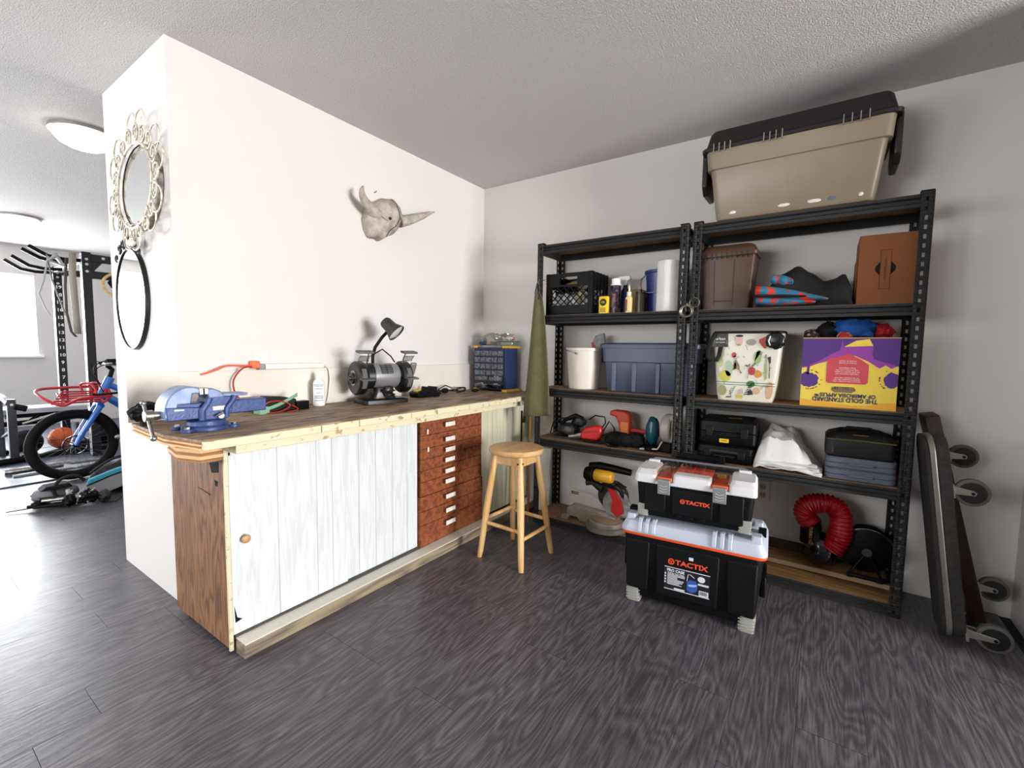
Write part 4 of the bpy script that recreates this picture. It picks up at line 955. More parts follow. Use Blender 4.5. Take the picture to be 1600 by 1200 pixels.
def blobp(cx, cz, a, b_, seed, n_=26): 
    rr = random.Random(seed); return [(min(W_, max(0, cx+a*(1+rr.uniform(-.08,.14))*math.cos(2*PI*i/n_))), cz+b_*(1+rr.uniform(-.08,.14))*math.sin(2*PI*i/n_)) for i in range(n_)]
fp('print', blobp(.028, .125, .040, .034, 1), AP, 2); fp('print', blobp(.335, .135, .028, .032, 2), AP, 2); fp('print', [(.02,.15),(.03,.15),(.032,.195),(.022,.195)], AP, 2)
lf = B(); rr = random.Random(4)
for k in range(34):
    a = rr.uniform(-1.9, 1.6); cx, cz = .028+.052*math.cos(a), .125+.045*math.sin(a)
    if k > 20: a = rr.uniform(1.5, 4.4); cx, cz = .330+.038*math.cos(a), .135+.042*math.sin(a)
    if not 0 < cx < W_-.004: continue
    lf.add([(cx-W2-.003, -D2-.0012, cz), (cx-W2, -D2-.0012, cz-.002), (cx-W2+.004, -D2-.0012, cz+.001), (cx-W2, -D2-.0012, cz+.003)], [(0,1,2,3)])
lf.done('leaf_print', mat('leaf_print_dark', '#3a2340', .6), t)
fp('print', [(0,0),(.356,0),(.356,.035),(.30,.03),(.26,.018),(.20,.014),(.14,.02),(.09,.032),(.04,.028),(0,.034)], AOr, 1)
hh_ = fp('hand_hole', [(.120,.080),(.133,.070),(.196,.070),(.211,.080),(.211,.088),(.198,.097),(.133,.097),(.120,.088)], mat('hand_hole_brown', '#7d6650', .8), 1)
text('print', '183   175   1', .017, (-.013, -D2-.0015, .090), (PI/2, 0, 0), mat('stamp_ink', '#2a2420', .7), t)
NAVY = mat('navy_lettering', '#2c2656', .6); UP = (PI/2, PI, 0)
text('print', 'THE GOLD STANDARD', .027, (-.008, -D2-.0013, .037), UP, NAVY, t, sx=.86, bold=.0009)
text('print', 'OF AMBROSIA APPLES™', .024, (-.008, -D2-.0013, .058), UP, NAVY, t, sx=.88, bold=.0008)
WT = mat('pale_pink_lettering', '#e6b9b0', .6)
for z, s_ in ((.122, 'Grown in the mountain valley'), (.130, 'picked and packed with care'), (.138, 'for the freshest crisp fruit'), (.156, 'Naturally sweet low acid'), (.165, 'the gold standard of apples'), (.174, 'crisp and juicy every bite'), (.183, 'Keep refrigerated'), (.206, 'Product of Canada'), (.215, 'Produit du Canada')):
    text('print', s_, .0085, (-.003, -D2-.0028, z), UP, WT, t, bold=.0002)
# left face print
B().prism([(-.12,.318),(.12,.318),(.12,.16),(.06,.19),(.0,.15),(-.06,.19),(-.12,.17)], -W2-.0008, -W2, 'X').done('side_print', AP, t)
# clothes in the box
z_ = LV[2]+H2
def cloth(label, c, r, seed, m, amp=.3, nm='folded_clothes', fl=-.6):
    b = B().blob(c, r, seed, amp, 2.2, flat=fl*r[2], nu=32, nv=18).done(nm, m, ang=70); tag(b, label, 'clothes'); return b
cloth('bright blue garment heaped in the middle of the apple box', (2.365, -.165, z_+.045), (.085, .07, .055), 31, mat('bright_blue_cloth', '#1450a0', .8, bump=.3, bs=25))
cloth('red garment at the right end of the apple box', (2.472, -.165, z_+.030), (.035, .07, .04), 32, mat('red_cloth', '#a01218', .8, bump=.3, bs=25))
cloth('black garment left of the blue one in the apple box', (2.262, -.150, z_+.035), (.05, .07, .05), 33, BKF)
cloth('dark floral fabric at the left end of the apple box', (2.20, -.19, z_+.018), (.035, .06, .03), 34, mat('dark_floral_cloth', '#2d1c1c', .8, col2='#b08a88', ns=45, contrast=(.58, .62)))
cloth('small red and cream cloth poking over the front edge of the apple box', (2.325, -.25, z_+.012), (.028, .025, .02), 35, mat('cream_cloth', '#d8c8b4', .8, col2='#a8201c', ns=14, contrast=(.5, .55)))

# ---------------- fourth shelf, left: power tools
z4 = LV[3]+.001
t = thing('circular_sander', 'black handheld power tool with a looped cord at the left end of the tool shelf', 'power tool', (.895, -.18, z4), math.radians(10))
B().box(-.12, .07, -.05, .05, 0, .012).blob((-.02, 0, .055), (.075, .045, .045), 41, .12).blob((.05, 0, .11), (.05, .03, .035), 42, .2).done('body', mat('charcoal_tool_plastic', '#1a1a1c', .45), t)
B().tube([(-.075, -.01, .07), (-.04, -.01, .12), (.03, -.01, .15), (.08, -.01, .135)], [.012, .015, .018, .014], 10).done('handle', BLACKP, t)
B().tube([(-.13, -.05, .03), (-.11, -.05, .10), (-.05, -.055, .135), (.0, -.05, .14)], .0045, 7).done('cord', RUBBER, t)
B().blob((.0, -.045, .055), (.035, .012, .03), 43, .3, nu=14, nv=8).done('gearbox', mat('grey_cast_metal', '#5a5752', .4, .6), t)
t = thing('heat_gun', 'red power tool with a silver nozzle lying on the tool shelf', 'power tool', (1.05, -.235, z4), math.radians(8))
B().prism([(-.045, .0+.02), (-.055, .055), (-.02, .095), (.06, .115), (.085, .10), (.09, .045), (.06, .018)], -.035, .035, 'Y').done('body', RED, t, .012)
B().tube([(-.135, 0, .022), (-.09, 0, .03), (-.04, 0, .045)], [.014, .019, .024], 18).done('nozzle', STEEL, t)
B().prism([(-.03, 0), (-.035, .024), (.07, .02), (.10, .0)], -.03, .03, 'Y').done('base', BLACKP, t, .004)
text('print', 'HEAVY DUTY', .014, (.02, -.036, .072), (PI/2, -.15, 0), mat('dark_red_print', '#5a0c10', .5), t)
B().tube([(.075, 0, .09), (.10, .01, .13), (.09, .02, .165), (.03, .02, .17), (-.01, .02, .14)], .0045, 7).done('cord', RUBBER, t)
B().tube([(.09, 0, .08), (.12, .02, .14), (.15, .03, .10), (.16, .04, .02)], .0045, 7).done('cord', RUBBER, t)
t = thing('orange_drill', 'orange pistol-shaped tool standing upright at the back of the tool shelf', 'power tool', (1.23, -.13, z4), 0)
OR2 = mat('orange_red_plastic', '#c23a14', .4)
B().prism([(-.085, .175), (-.08, .20), (-.05, .21), (.03, .205), (.055, .18), (.058, .10), (.05, .02), (-.01, .02), (-.02, .12), (-.04, .165)], -.028, .028, 'Y').done('body', OR2, t, .01)
B().cbox((.02, -.029, .10), (.05, .002, .075)).done('label_panel', mat('orange_label', '#e07a3a', .4), t)
B().prism([(-.02,0), (-.02,.03), (.06,.03), (.06,0)], -.04, .04, 'Y').done('base', BLACKP, t, .004)
B().cbox((.13, .0, .088), (.16, .03, .022), (0, .03, 0)).done('guide_bar', RED, t, .004)
B().cbox((.20, .0, .038), (.025, .03, .076)).done('bar_support', BLACKP, t, .003)
t = thing('coiled_cord_tool', 'black tool wrapped in a coiled cord in the middle of the tool shelf', 'power tool', (1.25, -.24, z4), 0)
B().blob((.0, 0, .045), (.10, .045, .043), 44, .25, flat=-.044).blob((.10, .02, .05), (.05, .04, .045), 45, .2, flat=-.049).done('body', BLACKM, t)
for k in range(6):
    r = .044-.001*k; B().tube([(-.035+.011*k+.006*math.sin(u), -.01+(.05)*math.cos(u), .046+r*math.sin(u)) for u in [2*PI*i/22 for i in range(22)]], .0042, 7, True).done('cord_loop', RUBBER, t)
B().tube([(-.08, -.045, .02), (-.05, -.055, .004), (.0, -.055, .005), (.04, -.05, .015)], .004, 6).done('cord', RUBBER, t)
TL = mat('teal_tool_plastic', '#0d4a5c', .3)
t = thing('teal_sander', 'teal handheld sander standing on its base near the middle posts', 'power tool', (1.445, -.215, z4), math.radians(5))
B().blob((0, 0, .115), (.038, .045, .085), 46, .1).done('body', TL, t)
B().lathe([(.05, 0), (.055, .006), (.055, .025), (.04, .035)], 24).tube([(-.03, 0, .03), (-.04, 0, .045)], .014, 12).done('sanding_base', BLACKP, t)
t = thing('grey_disc_tool', 'pale grey round tool with red centre right of the teal sander', 'power tool', (1.535, -.185, z4), math.radians(-8))
B().lathe([(.075, -.03), (.085, -.02), (.085, .02), (.075, .03)], 32, (0, 0, .135), 'X').done('disc_body', mat('pale_grey_tool', '#a9a298', .4), t, .003)
B().lathe([(.04, -.036), (.04, -.03)], 24, (.0, 0, .13), 'X').lathe([(.04, .03), (.04, .036)], 24, (.0, 0, .13), 'X').done('hub', RED, t)
B().box(-.035, .035, -.06, .06, 0, .055).done('base', BLACKP, t, .006)
B().tube([(-.02, -.055, .06), (-.03, -.09, .02), (-.14, -.085, .006)], .005, 6).done('white_lead', mat('white_lead', '#c9c6c0', .4), t)

# ---------------- fourth shelf, right: cases, cloth
KC = mat('black_case_plastic', '#060607', .45, spec=.25)
def hard_case(label, loc, w_, d_, h_, rz=0, yl=None, m=KC):
    t = thing('tool_case', label, 'case', loc, rz)
    B().loft([(0,0,0,w_/2-.008,d_/2-.008,.02),(0,0,.012,w_/2,d_/2,.022),(0,0,h_*.48,w_/2,d_/2,.022)], 5).done('case_bottom', m, t, .002)
    B().loft([(0,0,h_*.50,w_/2,d_/2,.022),(0,0,h_*.86,w_/2,d_/2,.022),(0,0,h_,w_/2-.016,d_/2-.016,.02)], 5).done('case_lid', m, t, .002)
    for s in (-1, 1): B().box(s*w_*.3-.018, s*w_*.3+.018, -d_/2-.008, -d_/2, h_*.3, h_*.7).done('latch', m, t, .003)
    B().tube([(-.05, -d_/2-.004, h_*.42), (-.045, -d_/2-.02, h_*.40), (.045, -d_/2-.02, h_*.40), (.05, -d_/2-.004, h_*.42)], .006, 8).done('handle', m, t)
    return t
c2 = hard_case('black hard tool case, lower one of the pair with yellow labels', (1.845, -.185, z4), .27, .21, .095)
B().box(-.09, .08, -.112, -.106, .055, .066).done('ledge', mat('case_grey_edge', '#2d2d31', .3), c2, .002)
c1 = hard_case('black hard tool case with yellow labels stacked on another case', (1.85, -.18, z4+.0965), .275, .215, .135, .03)
b = B().cbox((-.01, -.112, .022), (.045, .003, .02)).done('label_plate', YELLOW, c1); text('print', 'POWER', .008, (-.01, -.1142, .022), FRONT, INK, c1)
B().cbox((.03, -.02, .1355), (.06, .05, .002)).done('label_plate', mat('gold_label', '#a8741c', .5, col2='#1a1610', ns=40), c1)
# crumpled white bag
def crump(label, cat, name, c, r, seed, m, amp=.35, fq=2.2, fl=-.5):
    b = B().blob(c, r, seed, amp, fq, flat=fl*r[2], nu=44, nv=26).done(name, m, ang=50); tag(b, label, cat); return b
WC = mat('white_poly_bag', '#dcdad8', .45, bump=.35, bs=22)
def drape(name, label, cat, outline, h, loc, m, seed, solid=.003, layers=3):
    t = thing(name, label, cat, loc)
    for k in range(layers):
        s = 1-.07*k; b = B(); nn_ = len(outline); rg = []
        for f, zz in ((1, 0), (1.0, h*.16), (.8, h*.24), (.4, h*.31), (.05, h*.33)):
            rg.append([(x*f*s+.012*noise.noise(Vector((x*30, seed+k, f*4))), y*f*s, zz*(1+.35*noise.noise(Vector((x*14, y*14, seed+k*3))))+k*h*.3*(1 if f > 0 else 1)) for x, y in outline])
        b.add([p for r in rg for p in r], [(i*nn_+j, i*nn_+(j+1) % nn_, (i+1)*nn_+(j+1) % nn_, (i+1)*nn_+j) for i in range(len(rg)-1) for j in range(nn_)]+[tuple(range(nn_-1,-1,-1)), tuple((len(rg)-1)*nn_+j for j in range(nn_))])
        b.done('fold', m, t, ang=25)
    return t
t = thing('folded_drop_cloth', 'white crumpled plastic drop cloth heaped between the two stacks of cases', 'cloth', (2.11, -.18, z4))
def heap(u, q):
    x = -.125+.29*u; y = -.135+.25*q
    prof_ = [(-.125,.03),(-.10,.13),(-.07,.175),(.03,.17),(.06,.14),(.09,.09),(.13,.035),(.165,.012)]
    h = 0
    for (a0, h0), (a1, h1) in zip(prof_, prof_[1:]):
        if a0 <= x <= a1+1e-6: h = h0+(h1-h0)*(x-a0)/(a1-a0)
    e = min(1, q/.16)**.7 if q < .5 else min(1, (1-q)/.1)**.7
    z = h*(.15+.85*e) + .022*noise.noise(Vector((x*26, y*20, 1)))*e + .034*(.35-abs(noise.noise(Vector((x*14+y*6, y*18+x*12, 5)))))*e
    return (x+.01*noise.noise(Vector((y*20, 0, x*8))), y, max(.001, z*(.8+.3*q)))
B().surf(heap, 46, 30).done('heap', WC, t, solid=.002, ang=28)
for k, (z0_, x1_) in enumerate(((.012, .17), (.028, .145), (.044, .125))):
    B().surf(lambda u, q: (-.125+.012*k+(x1_+.12)*u, -.137+.05*q+.02*math.sin(u*5+k)*0, z0_+.010*noise.noise(Vector((u*5, q*2, k*4)))*(1) - .0*u+ .02*u*(1-u)), 20, 6).done('fold', WC, t, solid=.003, ang=28)
GC = mat('slate_case_plastic', '#555b68', .45)
def slim(label, z, h_, w_=.262): 
    t = thing('slim_case', label, 'case', (2.415, -.18, z))
    B().loft([(0,0,0,w_/2-.004,.115,.03),(0,0,.006,w_/2,.12,.03),(0,0,h_*.46,w_/2,.12,.03),(0,0,h_*.5,w_/2-.004,.116,.03),(0,0,h_*.54,w_/2,.12,.03),(0,0,h_-.006,w_/2,.12,.03),(0,0,h_,w_/2-.006,.114,.03)], 6).done('case_shell', GC, t)
    B().tube([(-.05, -.118, h_*.5), (-.045, -.13, h_*.5), (.045, -.13, h_*.5), (.05, -.118, h_*.5)], .005, 8).done('handle', GC, t)
    return t
slim('slate grey slim case at the bottom of the stack under the black soft case', z4, .052)
slim('slate grey slim case in the middle of the stack under the black soft case', z4+.053, .052)
t = thing('soft_tool_bag', 'black soft tool bag with yellow lettering on top of two grey slim cases', 'bag', (2.41, -.18, z4+.106))
B().loft([(0,0,0,.125,.105,.03),(0,0,.01,.132,.112,.035),(0,0,.085,.132,.112,.035),(0,0,.10,.12,.10,.04),(0,0,.118,.08,.07,.04)], 7).done('bag_body', mat('black_bag_fabric', '#09090a', .6, bump=.2, bs=200), t)
B().tube([(-.125, -.1135, .08), (0, -.114, .083), (.125, -.1135, .08)], .0025, 6).done('zip', mat('gold_zip', '#7a6a3a', .3, .8), t)
B().tube([(-.06, -.02, .115), (-.05, -.03, .13), (.04, -.03, .13), (.05, -.02, .112)], .007, 8).done('handle', BKF, t)
B().cbox((.0, -.085, .1075), (.06, .022, .001), (.35, 0, 0)).done('label_patch', mat('gold_label', '#a8741c'), t)
B().cbox((-.10, -.1125, .03), (.004, .002, .018)).done('zip_pull', mat('gold_zip', '#7a6a3a'), t)
# black rail clipped across the shelf front
t = thing('wall_rail', 'black slotted metal rail lying on the shelf edge above the tool boxes', 'rail', (1.745, -.348, z4+.022))
b = B().box(-.125, .115, -.014, .014, -.018, -.012).box(-.125, .115, .008, .014, -.012, .012)
b.done('rail', BLACKP, t, .001); B().box(.09, .118, -.016, .014, -.012, .02).box(.095, .112, -.016, -.012, -.04, -.012).done('clip', BLACKP, t, .002)

# ---------------- bottom shelf, left: mitre saw, board behind
z5 = LV[4]+.001
t = thing('mitre_saw', 'mitre saw with a yellow motor and grey cast base on the bottom left shelf', 'saw', (1.12, -.19, z5))
CAST = mat('grey_cast_aluminium', '#8d867c', .45, .3, col2='#7a746b', ns=20)
B().prism([(-.21, .02), (-.21, .07), (-.165, .10), (.0, .09), (.12, .07), (.16, .04), (.16, .0), (-.12, .0), (-.135, .02)], -.06, .06, 'Y').done('base', CAST, t, .004)
B().box(-.235, -.185, -.085, -.055, 0, .03).done('foot', CAST, t, .003)
B().prism([(-.215, .10), (-.215, .185), (-.195, .19), (-.04, .165), (.04, .12), (.045, .085), (-.04, .09)], -.012, .0, 'Y').done('fence', mat('pale_fence_metal', '#b3ada4', .4, .3), t, .002)
B().cbox((-.175, -.0135, .165), (.05, .002, .018)).done('label_panel', mat('dark_label', '#2a211d', .5), t); text('print', 'WARNING', .009, (-.17, -.0148, .165), FRONT, mat('pale_text', '#c9b9a4'), t)
B().lathe([(.105, 0), (.11, .004), (.11, .05), (.10, .058)], 40, (.07, -.06, .0)).done('turntable', CAST, t, .002)
B().lathe([(.085, .0585), (.085, .062), (.08, .064)], 40, (.07, -.06, .0)).done('table_insert', mat('tan_table', '#8f7658', .5), t)
B().add([(.07+.125*math.cos(a), -.06+.125*math.sin(a), z) for z in (.0, .03) for a in [PI+PI*i/20 for i in range(21)]]+[(.07+.108*math.cos(a), -.06+.108*math.sin(a), z) for z in (.0, .03) for a in [PI+PI*i/20 for i in range(21)]],
    [(i, i+1, 21+i+1, 21+i) for i in range(20)]+[(42+i, 42+i+1, 63+i+1, 63+i) for i in range(20)]+[(21+i, 21+i+1, 63+i+1, 63+i) for i in range(20)]+[(i, i+1, 42+i+1, 42+i) for i in range(20)]).done('angle_scale', mat('scale_grey', '#6e675e', .5), t)
B().lathe([(.10, -.012), (.10, .012)], 36, (.085, .0, .19), 'Y').done('blade_guard', mat('black_guard', '#131313', .4), t, .003)
B().lathe([(.092, -.016), (.092, -.0125)], 40, (.115, .0, .145), 'Y').done('blade', STEEL, t)
B().prism([(.055, .24), (.10, .235), (.15, .17), (.165, .10), (.12, .065), (.08, .10), (.085, .17)], -.024, -.017, 'Y').done('lower_guard', RED, t, .002)
B().lathe([(.036, -.07), (.040, -.06), (.040, .035), (.034, .05)], 28, (-.01+.05, -.03, .315), 'X').done('motor', mat('saw_yellow', '#c9951a', .4), t, .003)
B().lathe([(.039, -.125), (.044, -.115), (.044, -.07), (.038, -.066)], 28, (.03, -.03, .315), 'X').done('motor_cap', BLACKP, t, .002)
B().tube([(-.07, -.02, .42-.055), (.0, -.02, .375), (.10, -.02, .37), (.20, -.01, .36)], [.022, .026, .024, .02], 12).done('grip', BLACKP, t)
B().tube([(-.09, -.02, .25), (-.05, -.02, .26), (.02, -.02, .23)], [.02, .018, .03], 12).tube([(.06, 0, .28), (.14, 0, .24), (.18, .02, .12), (.15, .03, .05)], [.022, .025, .025, .02], 12).done('arm', mat('dark_arm', '#1c1b1b', .4, .3), t)
B().tube([(.02, -.03, .27), (.08, -.045, .255), (.13, -.04, .29), (.18, -.03, .27)], .0045, 6).done('cord', RUBBER, t)

t = thing('white_board', 'tall narrow white board leaning behind the left shelving by the workbench', 'board', (.655, -.10, .001))
B().box(-.055, .035, -.0, .018, 0, .46).done('board', mat('white_melamine', '#d9d6d0', .5), t, .002)
t = thing('wood_batten', 'thin orange-brown wooden batten standing behind the hanging apron', 'batten', (.675, -.345, .001))
B().prism([(-.012, 0), (.0, 0), (.004, .86), (-.008, .86)], -.006, .006, 'Y').done('batten', mat('orange_brown_wood', '#7d5526', .6), t, .001)
t = thing('wall_strap', 'black strap with hanging tail below the apron', 'strap', (.60, -.335, .35))
B().box(-.006, .006, -.002, .002, .06, .40).tube([(.004, 0, .06), (.001, 0, .01), (-.006, 0, -.02)], .004, 6).done('webbing', BLACKM, t)

# hanging khaki apron
t = thing('work_apron', 'khaki green work apron hanging from the corner post of the left shelving', 'apron', (.72, -.345, 0))
KH = mat('khaki_canvas', '#5f5b3c', .9, col2='#555234', ns=20, bump=.3, bs=120, bstretch=(1, 1, 1))
def ap(u, q):
    z = 1.53 - .80*u; wl = -.017-.07*u**.9; wr = .022+.093*u**.6
    if u < .03: wl, wr = -.018, .01
    x = wl+(wr-wl)*q; y = -.012*math.sin(q*7)*(.3+u)-.012-.02*u*math.sin(q*PI); return (x, y, z+.02*(q-.5)*u)
B().surf(lambda q, u: ap(u, q), 18, 26).done('front_panel', KH, t, solid=.004)
def ap2(u, q):
    z = 1.53-.86*u; x = -.019-.09*u+(.03*u+.006)*q; return (x, -.004+.012*math.sin(q*4)+.006, z)
B().surf(lambda q, u: ap2(u, q), 10, 26).done('side_fold', mat('khaki_canvas_shaded', '#49462e', .9), t, solid=.004)  # darker copy of the canvas, the fold's shade put into its colour
B().tube([(-.02, -.01, 1.52), (-.005, -.01, 1.58), (.008, -.005, 1.60), (.012, -.008, 1.52), (.012, -.014, 1.48)], .005, 7).done('neck_strap', mat('black_cord', '#121212', .6), t)
B().tube([(.03, .028, 1.605), (.01, -.012, 1.605), (.008, -.018, 1.59), (.008, -.014, 1.575)], .003, 6).done('hook', STEEL, t)
B().tube([(-.045, -.032, 1.02), (.03, -.042, 1.005), (.07, -.036, .99)], .0012, 5).done('seam', mat('khaki_canvas_shaded', '#49462e'), t)

# ---------------- bottom shelf, right: boards, blower
OAK = grain('tan_board_wood', '#5e4122', '#7a5830', '#8f6b40', .6, 1, 0, 5, .06)
t = thing('plywood_board', 'tan plywood sheet lying on the bottom right shelf, bottom one of the stack', 'board', (2.16, -.185, z5))
B().prism([(-.42, 0), (.405, 0), (.405, .004), (.0, .014), (-.42, .02)], -.115, .13, 'Y').done('sheet', OAK, t, .001)
t = thing('thick_board', 'thick pale-edged plywood board under the black blower', 'board', (2.16, -.125, z5+.0205))
B().box(-.41, .40, -.085, .10, 0, .022).done('sheet', OAK, t)
for k in range(3): box('ply_edge', -.41, .40, -.0875, -.0852, .002+k*.007, .006+k*.007, mat('pale_ply_edge', '#a08a72', .7), t)
t = thing('long_batten', 'dark brown batten against the wall behind the boards on the bottom shelf', 'board', (2.05, -.048, z5+.044))
B().box(-.30, .32, -.018, .018, 0, .045).done('batten', mat('dark_brown_batten', '#3d2a1a', .7), t, .002)
zb_ = z5+.0435
t = thing('air_blower', 'black portable blower with a bent red corrugated hose', 'blower', (2.30, -.15, zb_))
B().blob((-.01, -.03, .09), (.075, .075, .085), 51, .04, flat=-.085).done('housing', mat('glossy_black_plastic', '#0a0b0e', .15), t)
B().lathe([(.10, -.018), (.112, -.01), (.112, .01), (.10, .018)], 40, (-.03, .02, .115), 'X').done('fan_ring', BLACKP, t)
B().lathe([(.045, .0), (.046, .09)], 28, (-.055, -.03, .115)).done('outlet_neck', BLACKP, t)
text('print', 'TURBO FAN', .018, (-.055, -.078, .16), (PI/2, PI/2, 0), mat('orange_print', '#a8742c', .5), t)
hp = []
ctrl = [(-.06, -.03, .215), (-.085, -.035, .255), (-.075, -.04, .30), (-.03, -.045, .325), (.025, -.05, .325), (.06, -.055, .29), (.065, -.06, .22), (.055, -.06, .16), (.03, -.065, .11)]
hp = cat_rom(ctrl, 22); B().tube(hp, [.046+.0045*math.cos(i*2*PI/5.6) for i in range(len(hp))], 24).done('hose', mat('red_hose', '#8e0c12', .28), t, ang=80)
t = thing('cord_reel', 'black steel-rimmed reel on feet behind the red hose', 'reel', (2.47, -.14, zb_))
B().lathe([(.095, -.03), (.105, -.025), (.105, -.018), (.05, -.015), (.05, .04), (.105, .045), (.105, .052)], 36, (0, 0, .125), 'Y').done('drum', BLACKP, t, .001)
B().tube([(.11*math.cos(a), -.045, .125+.11*math.sin(a)) for a in [PI*i/18-.2 for i in range(22)]], .004, 8).done('rim_wire', mat('dull_chrome', '#6e6c69', .25, 1), t)
B().tube([(-.07, -.07, .012), (-.02, -.075, .012), (.06, -.075, .012), (.09, -.06, .016), (.09, .04, .016)], .010, 10).done('stand_tube', BLACKP, t)
for x in (-.06, .05): B().box(x-.012, x+.012, -.085, -.06, 0, .02).done('foot', RUBBER, t, .003)
for sgn in (-1, 1): B().tube([(sgn*.06, -.06, .015), (0, -.045, .125)], .006, 8).done('bracket', BLACKP, t)
B().lathe([(.02, -.055), (.02, -.03)], 20, (0, 0, .125), 'Y').done('hub', mat('dull_chrome', '#6e6c69'), t)

# ------------------------------------------------------------------ tool chests
CHB = mat('navy_black_chest_plastic', '#07080c', .55, spec=.18, col2='#050609', ns=6); SG = mat('silver_grey_plastic', '#a9b0c0', .4); WG = mat('white_grey_plastic', '#c9c9cb', .4)
FG = mat('foot_grey_plastic', '#8f8f8a', .5); OL = mat('orange_trim_plastic', '#d9501c', .4); TAX = mat('orange_brand_print', '#d64a26', .5); LBW = mat('label_white', '#c9ccd2', .5); LBK = mat('label_black', '#0b0d14', .5)
CLR = glassy('clear_organiser_lid', '#fff4ee', mix=.05, tint=.98)
def plate(t, name, x0_, x1_, z0_, z1_, y0_, y1_, m, bv=.002): return B().box(x0_, x1_, y0_, y1_, z0_, z1_).done(name, m, t, bv)
def logo(t, x, y, z, s):
    rg = B(); n_ = 32
    rg.add([(x+r*math.cos(2*PI*i/n_), y, z+r*math.sin(2*PI*i/n_)) for r in (s*.62, s*.40) for i in range(n_)], [(i, (i+1) % n_, n_+(i+1) % n_, n_+i) for i in range(n_)])
    rg.box(x-s*.48, x+s*.48, y-.0003, y, z-s*.02+s*.02, z+s*.16).box(x-s*.09, x+s*.09, y-.0003, y, z-s*.45, z+s*.1)
    rg.done('emblem', TAX, t)
    text('brand_lettering', 'TACTIX', s*1.35, (x+s*.75, y, z-s*.02), FRONT, TAX, t, sx=1.22, align='LEFT', bold=.0009)
ch = thing('tool_chest', 'large black tool chest with light grey lid standing on the floor', 'tool chest', (1.80, -.69, 0), math.radians(4.5))
hw, hd = .287, .165
B().loft([(0,0,.03,hw-.03,hd-.02,.03),(0,0,.045,hw-.022,hd-.014,.03),(0,0,.33,hw,hd,.035)], 5).done('chest_body', CHB, ch, .002)
for sx in (-1, 1):
    for sy in (-1, 1):
        f = B().loft([(sx*(hw-.052),sy*(hd-.042),0,.03,.03,.012),(sx*(hw-.048),sy*(hd-.038),.07,.03,.03,.012)], 4).done('corner_foot', FG, ch, .002)
        g_ = B(); [g_.box(sx*(hw-.052)-.031, sx*(hw-.052)+.031, sy*(hd-.040)-.031, sy*(hd-.040)+.031, .012+k*.014, .016+k*.014) for k in range(4)]; g_.done('foot_rib', FG, f)
for x0_, x1_ in ((-.265, -.17), (-.13, .12), (.16, .262)):
    B().prism([(x0_, .07), (x1_, .07), (x1_+.005, .30), (x0_-.005, .30)], -hd-.001, -hd+.03, 'Y').done('front_panel', CHB, ch, .006)
B().loft([(0,0,.325,hw+.010,hd+.010,.035),(0,0,.337,hw+.012,hd+.012,.035)], 6).done('orange_seal', OL, ch, .002)
ld = B().loft([(0,0,.3375,hw+.012,hd+.012,.035),(0,0,.352,hw+.010,hd+.010,.035),(0,0,.385,hw-.006,hd-.004,.03),(0,0,.392,hw-.02,hd-.02,.03)], 6).done('lid', SG, ch, .002)
for c in (-.21, .10):
    for k in range(3): B().prism([(-hd-.018, .345), (-hd-.006, .385), (-hd+.015, .400), (-hd+.04, .400), (-hd+.04, .345)], c+k*.030-.009, c+k*.030+.009, 'X').done('lid_rib', SG, ld, .003)
for sx in (-1, 1):
    for yy in (-.12, .06): B().loft([(sx*(hw-.03),yy,.385,.022,.03,.008),(sx*(hw-.03),yy,.412,.018,.025,.008)], 4).done('stack_lug', SG, ld, .003)
    B().cbox((sx*(hw-.012), -.03, .395), (.03, .045, .03)).done('side_latch', BLACKP, ch, .003)
    B().box(sx*hw-.012, sx*hw+.012, -.08, .08, .13, .22).done('side_handle', BLACKP, ch, .006)
B().box(-.006+.01, .022, -hd-.0035, -hd-.0005, .258, .272).done('sticker', LBW, ch, .003)
logo(ch, -.068, -hd-.0028, .236, .0225)
lx0, lx1, lz0, lz1, ly = -.095, .092, .105, .212, -hd-.0022
lb = plate(ch, 'product_label', lx0, lx1, lz0, lz1, ly, ly+.0015, LBK, 0)
def lb_box(x0_, x1_, z0_, z1_, m, nm='label_print'): B().box(x0_, x1_, ly-.0006, ly, z0_, z1_).done(nm, m, lb)
lb_box(lx0, lx1, lz1-.004, lz1-.001, LBW); lb_box(lx0, lx1, lz0+.003, lz0+.006, LBW)
text('label_print', 'PRO CASE', .016, (-.048, ly-.0008, .196), FRONT, LBW, lb, bold=.0007); text('label_print', 'Rolling Tool Chest', .009, (-.046, ly-.0008, .184), FRONT, LBW, lb, bold=.0002)
rr = random.Random(2)
b = B()
for k in range(9): z = .176-k*.0055; b.box(-.082, -.082+rr.uniform(.04, .075), ly-.0006, ly, z, z+.0028)
b.box(-.052, -.008, ly-.0006, ly, .112, .120); [b.box(-.094, -.088, ly-.0006, ly, .135+.013*k, .143+.013*k) for k in range(4)]
b.done('label_print', LBW, lb)
B().prism(oval(.058, .185, .015, .013, 20), ly-.0008, ly, 'Y').done('label_print', LBW, lb); lb_box(.045, .088, .158, .166, LBW)
B().prism([(.0, .125), (.012, .118), (.028, .118), (.042, .13), (.044, .155), (.036, .172), (.012, .172), (.0, .16)], ly-.0007, ly, 'Y').done('label_print', mat('label_blue', '#2b4f9c', .5), lb)
B().prism([(.004, .148), (.012, .143), (.03, .145), (.042, .152), (.040, .158), (.012, .152)], ly-.0012, ly, 'Y').done('label_print', mat('label_light_blue', '#8fb0e0', .5), lb)
B().tube([(.0, ly-.001, .165), (.004, ly-.001, .195), (.012, ly-.001, .197), (.03, ly-.001, .185)], .0012, 5).done('label_print', LBW, lb)
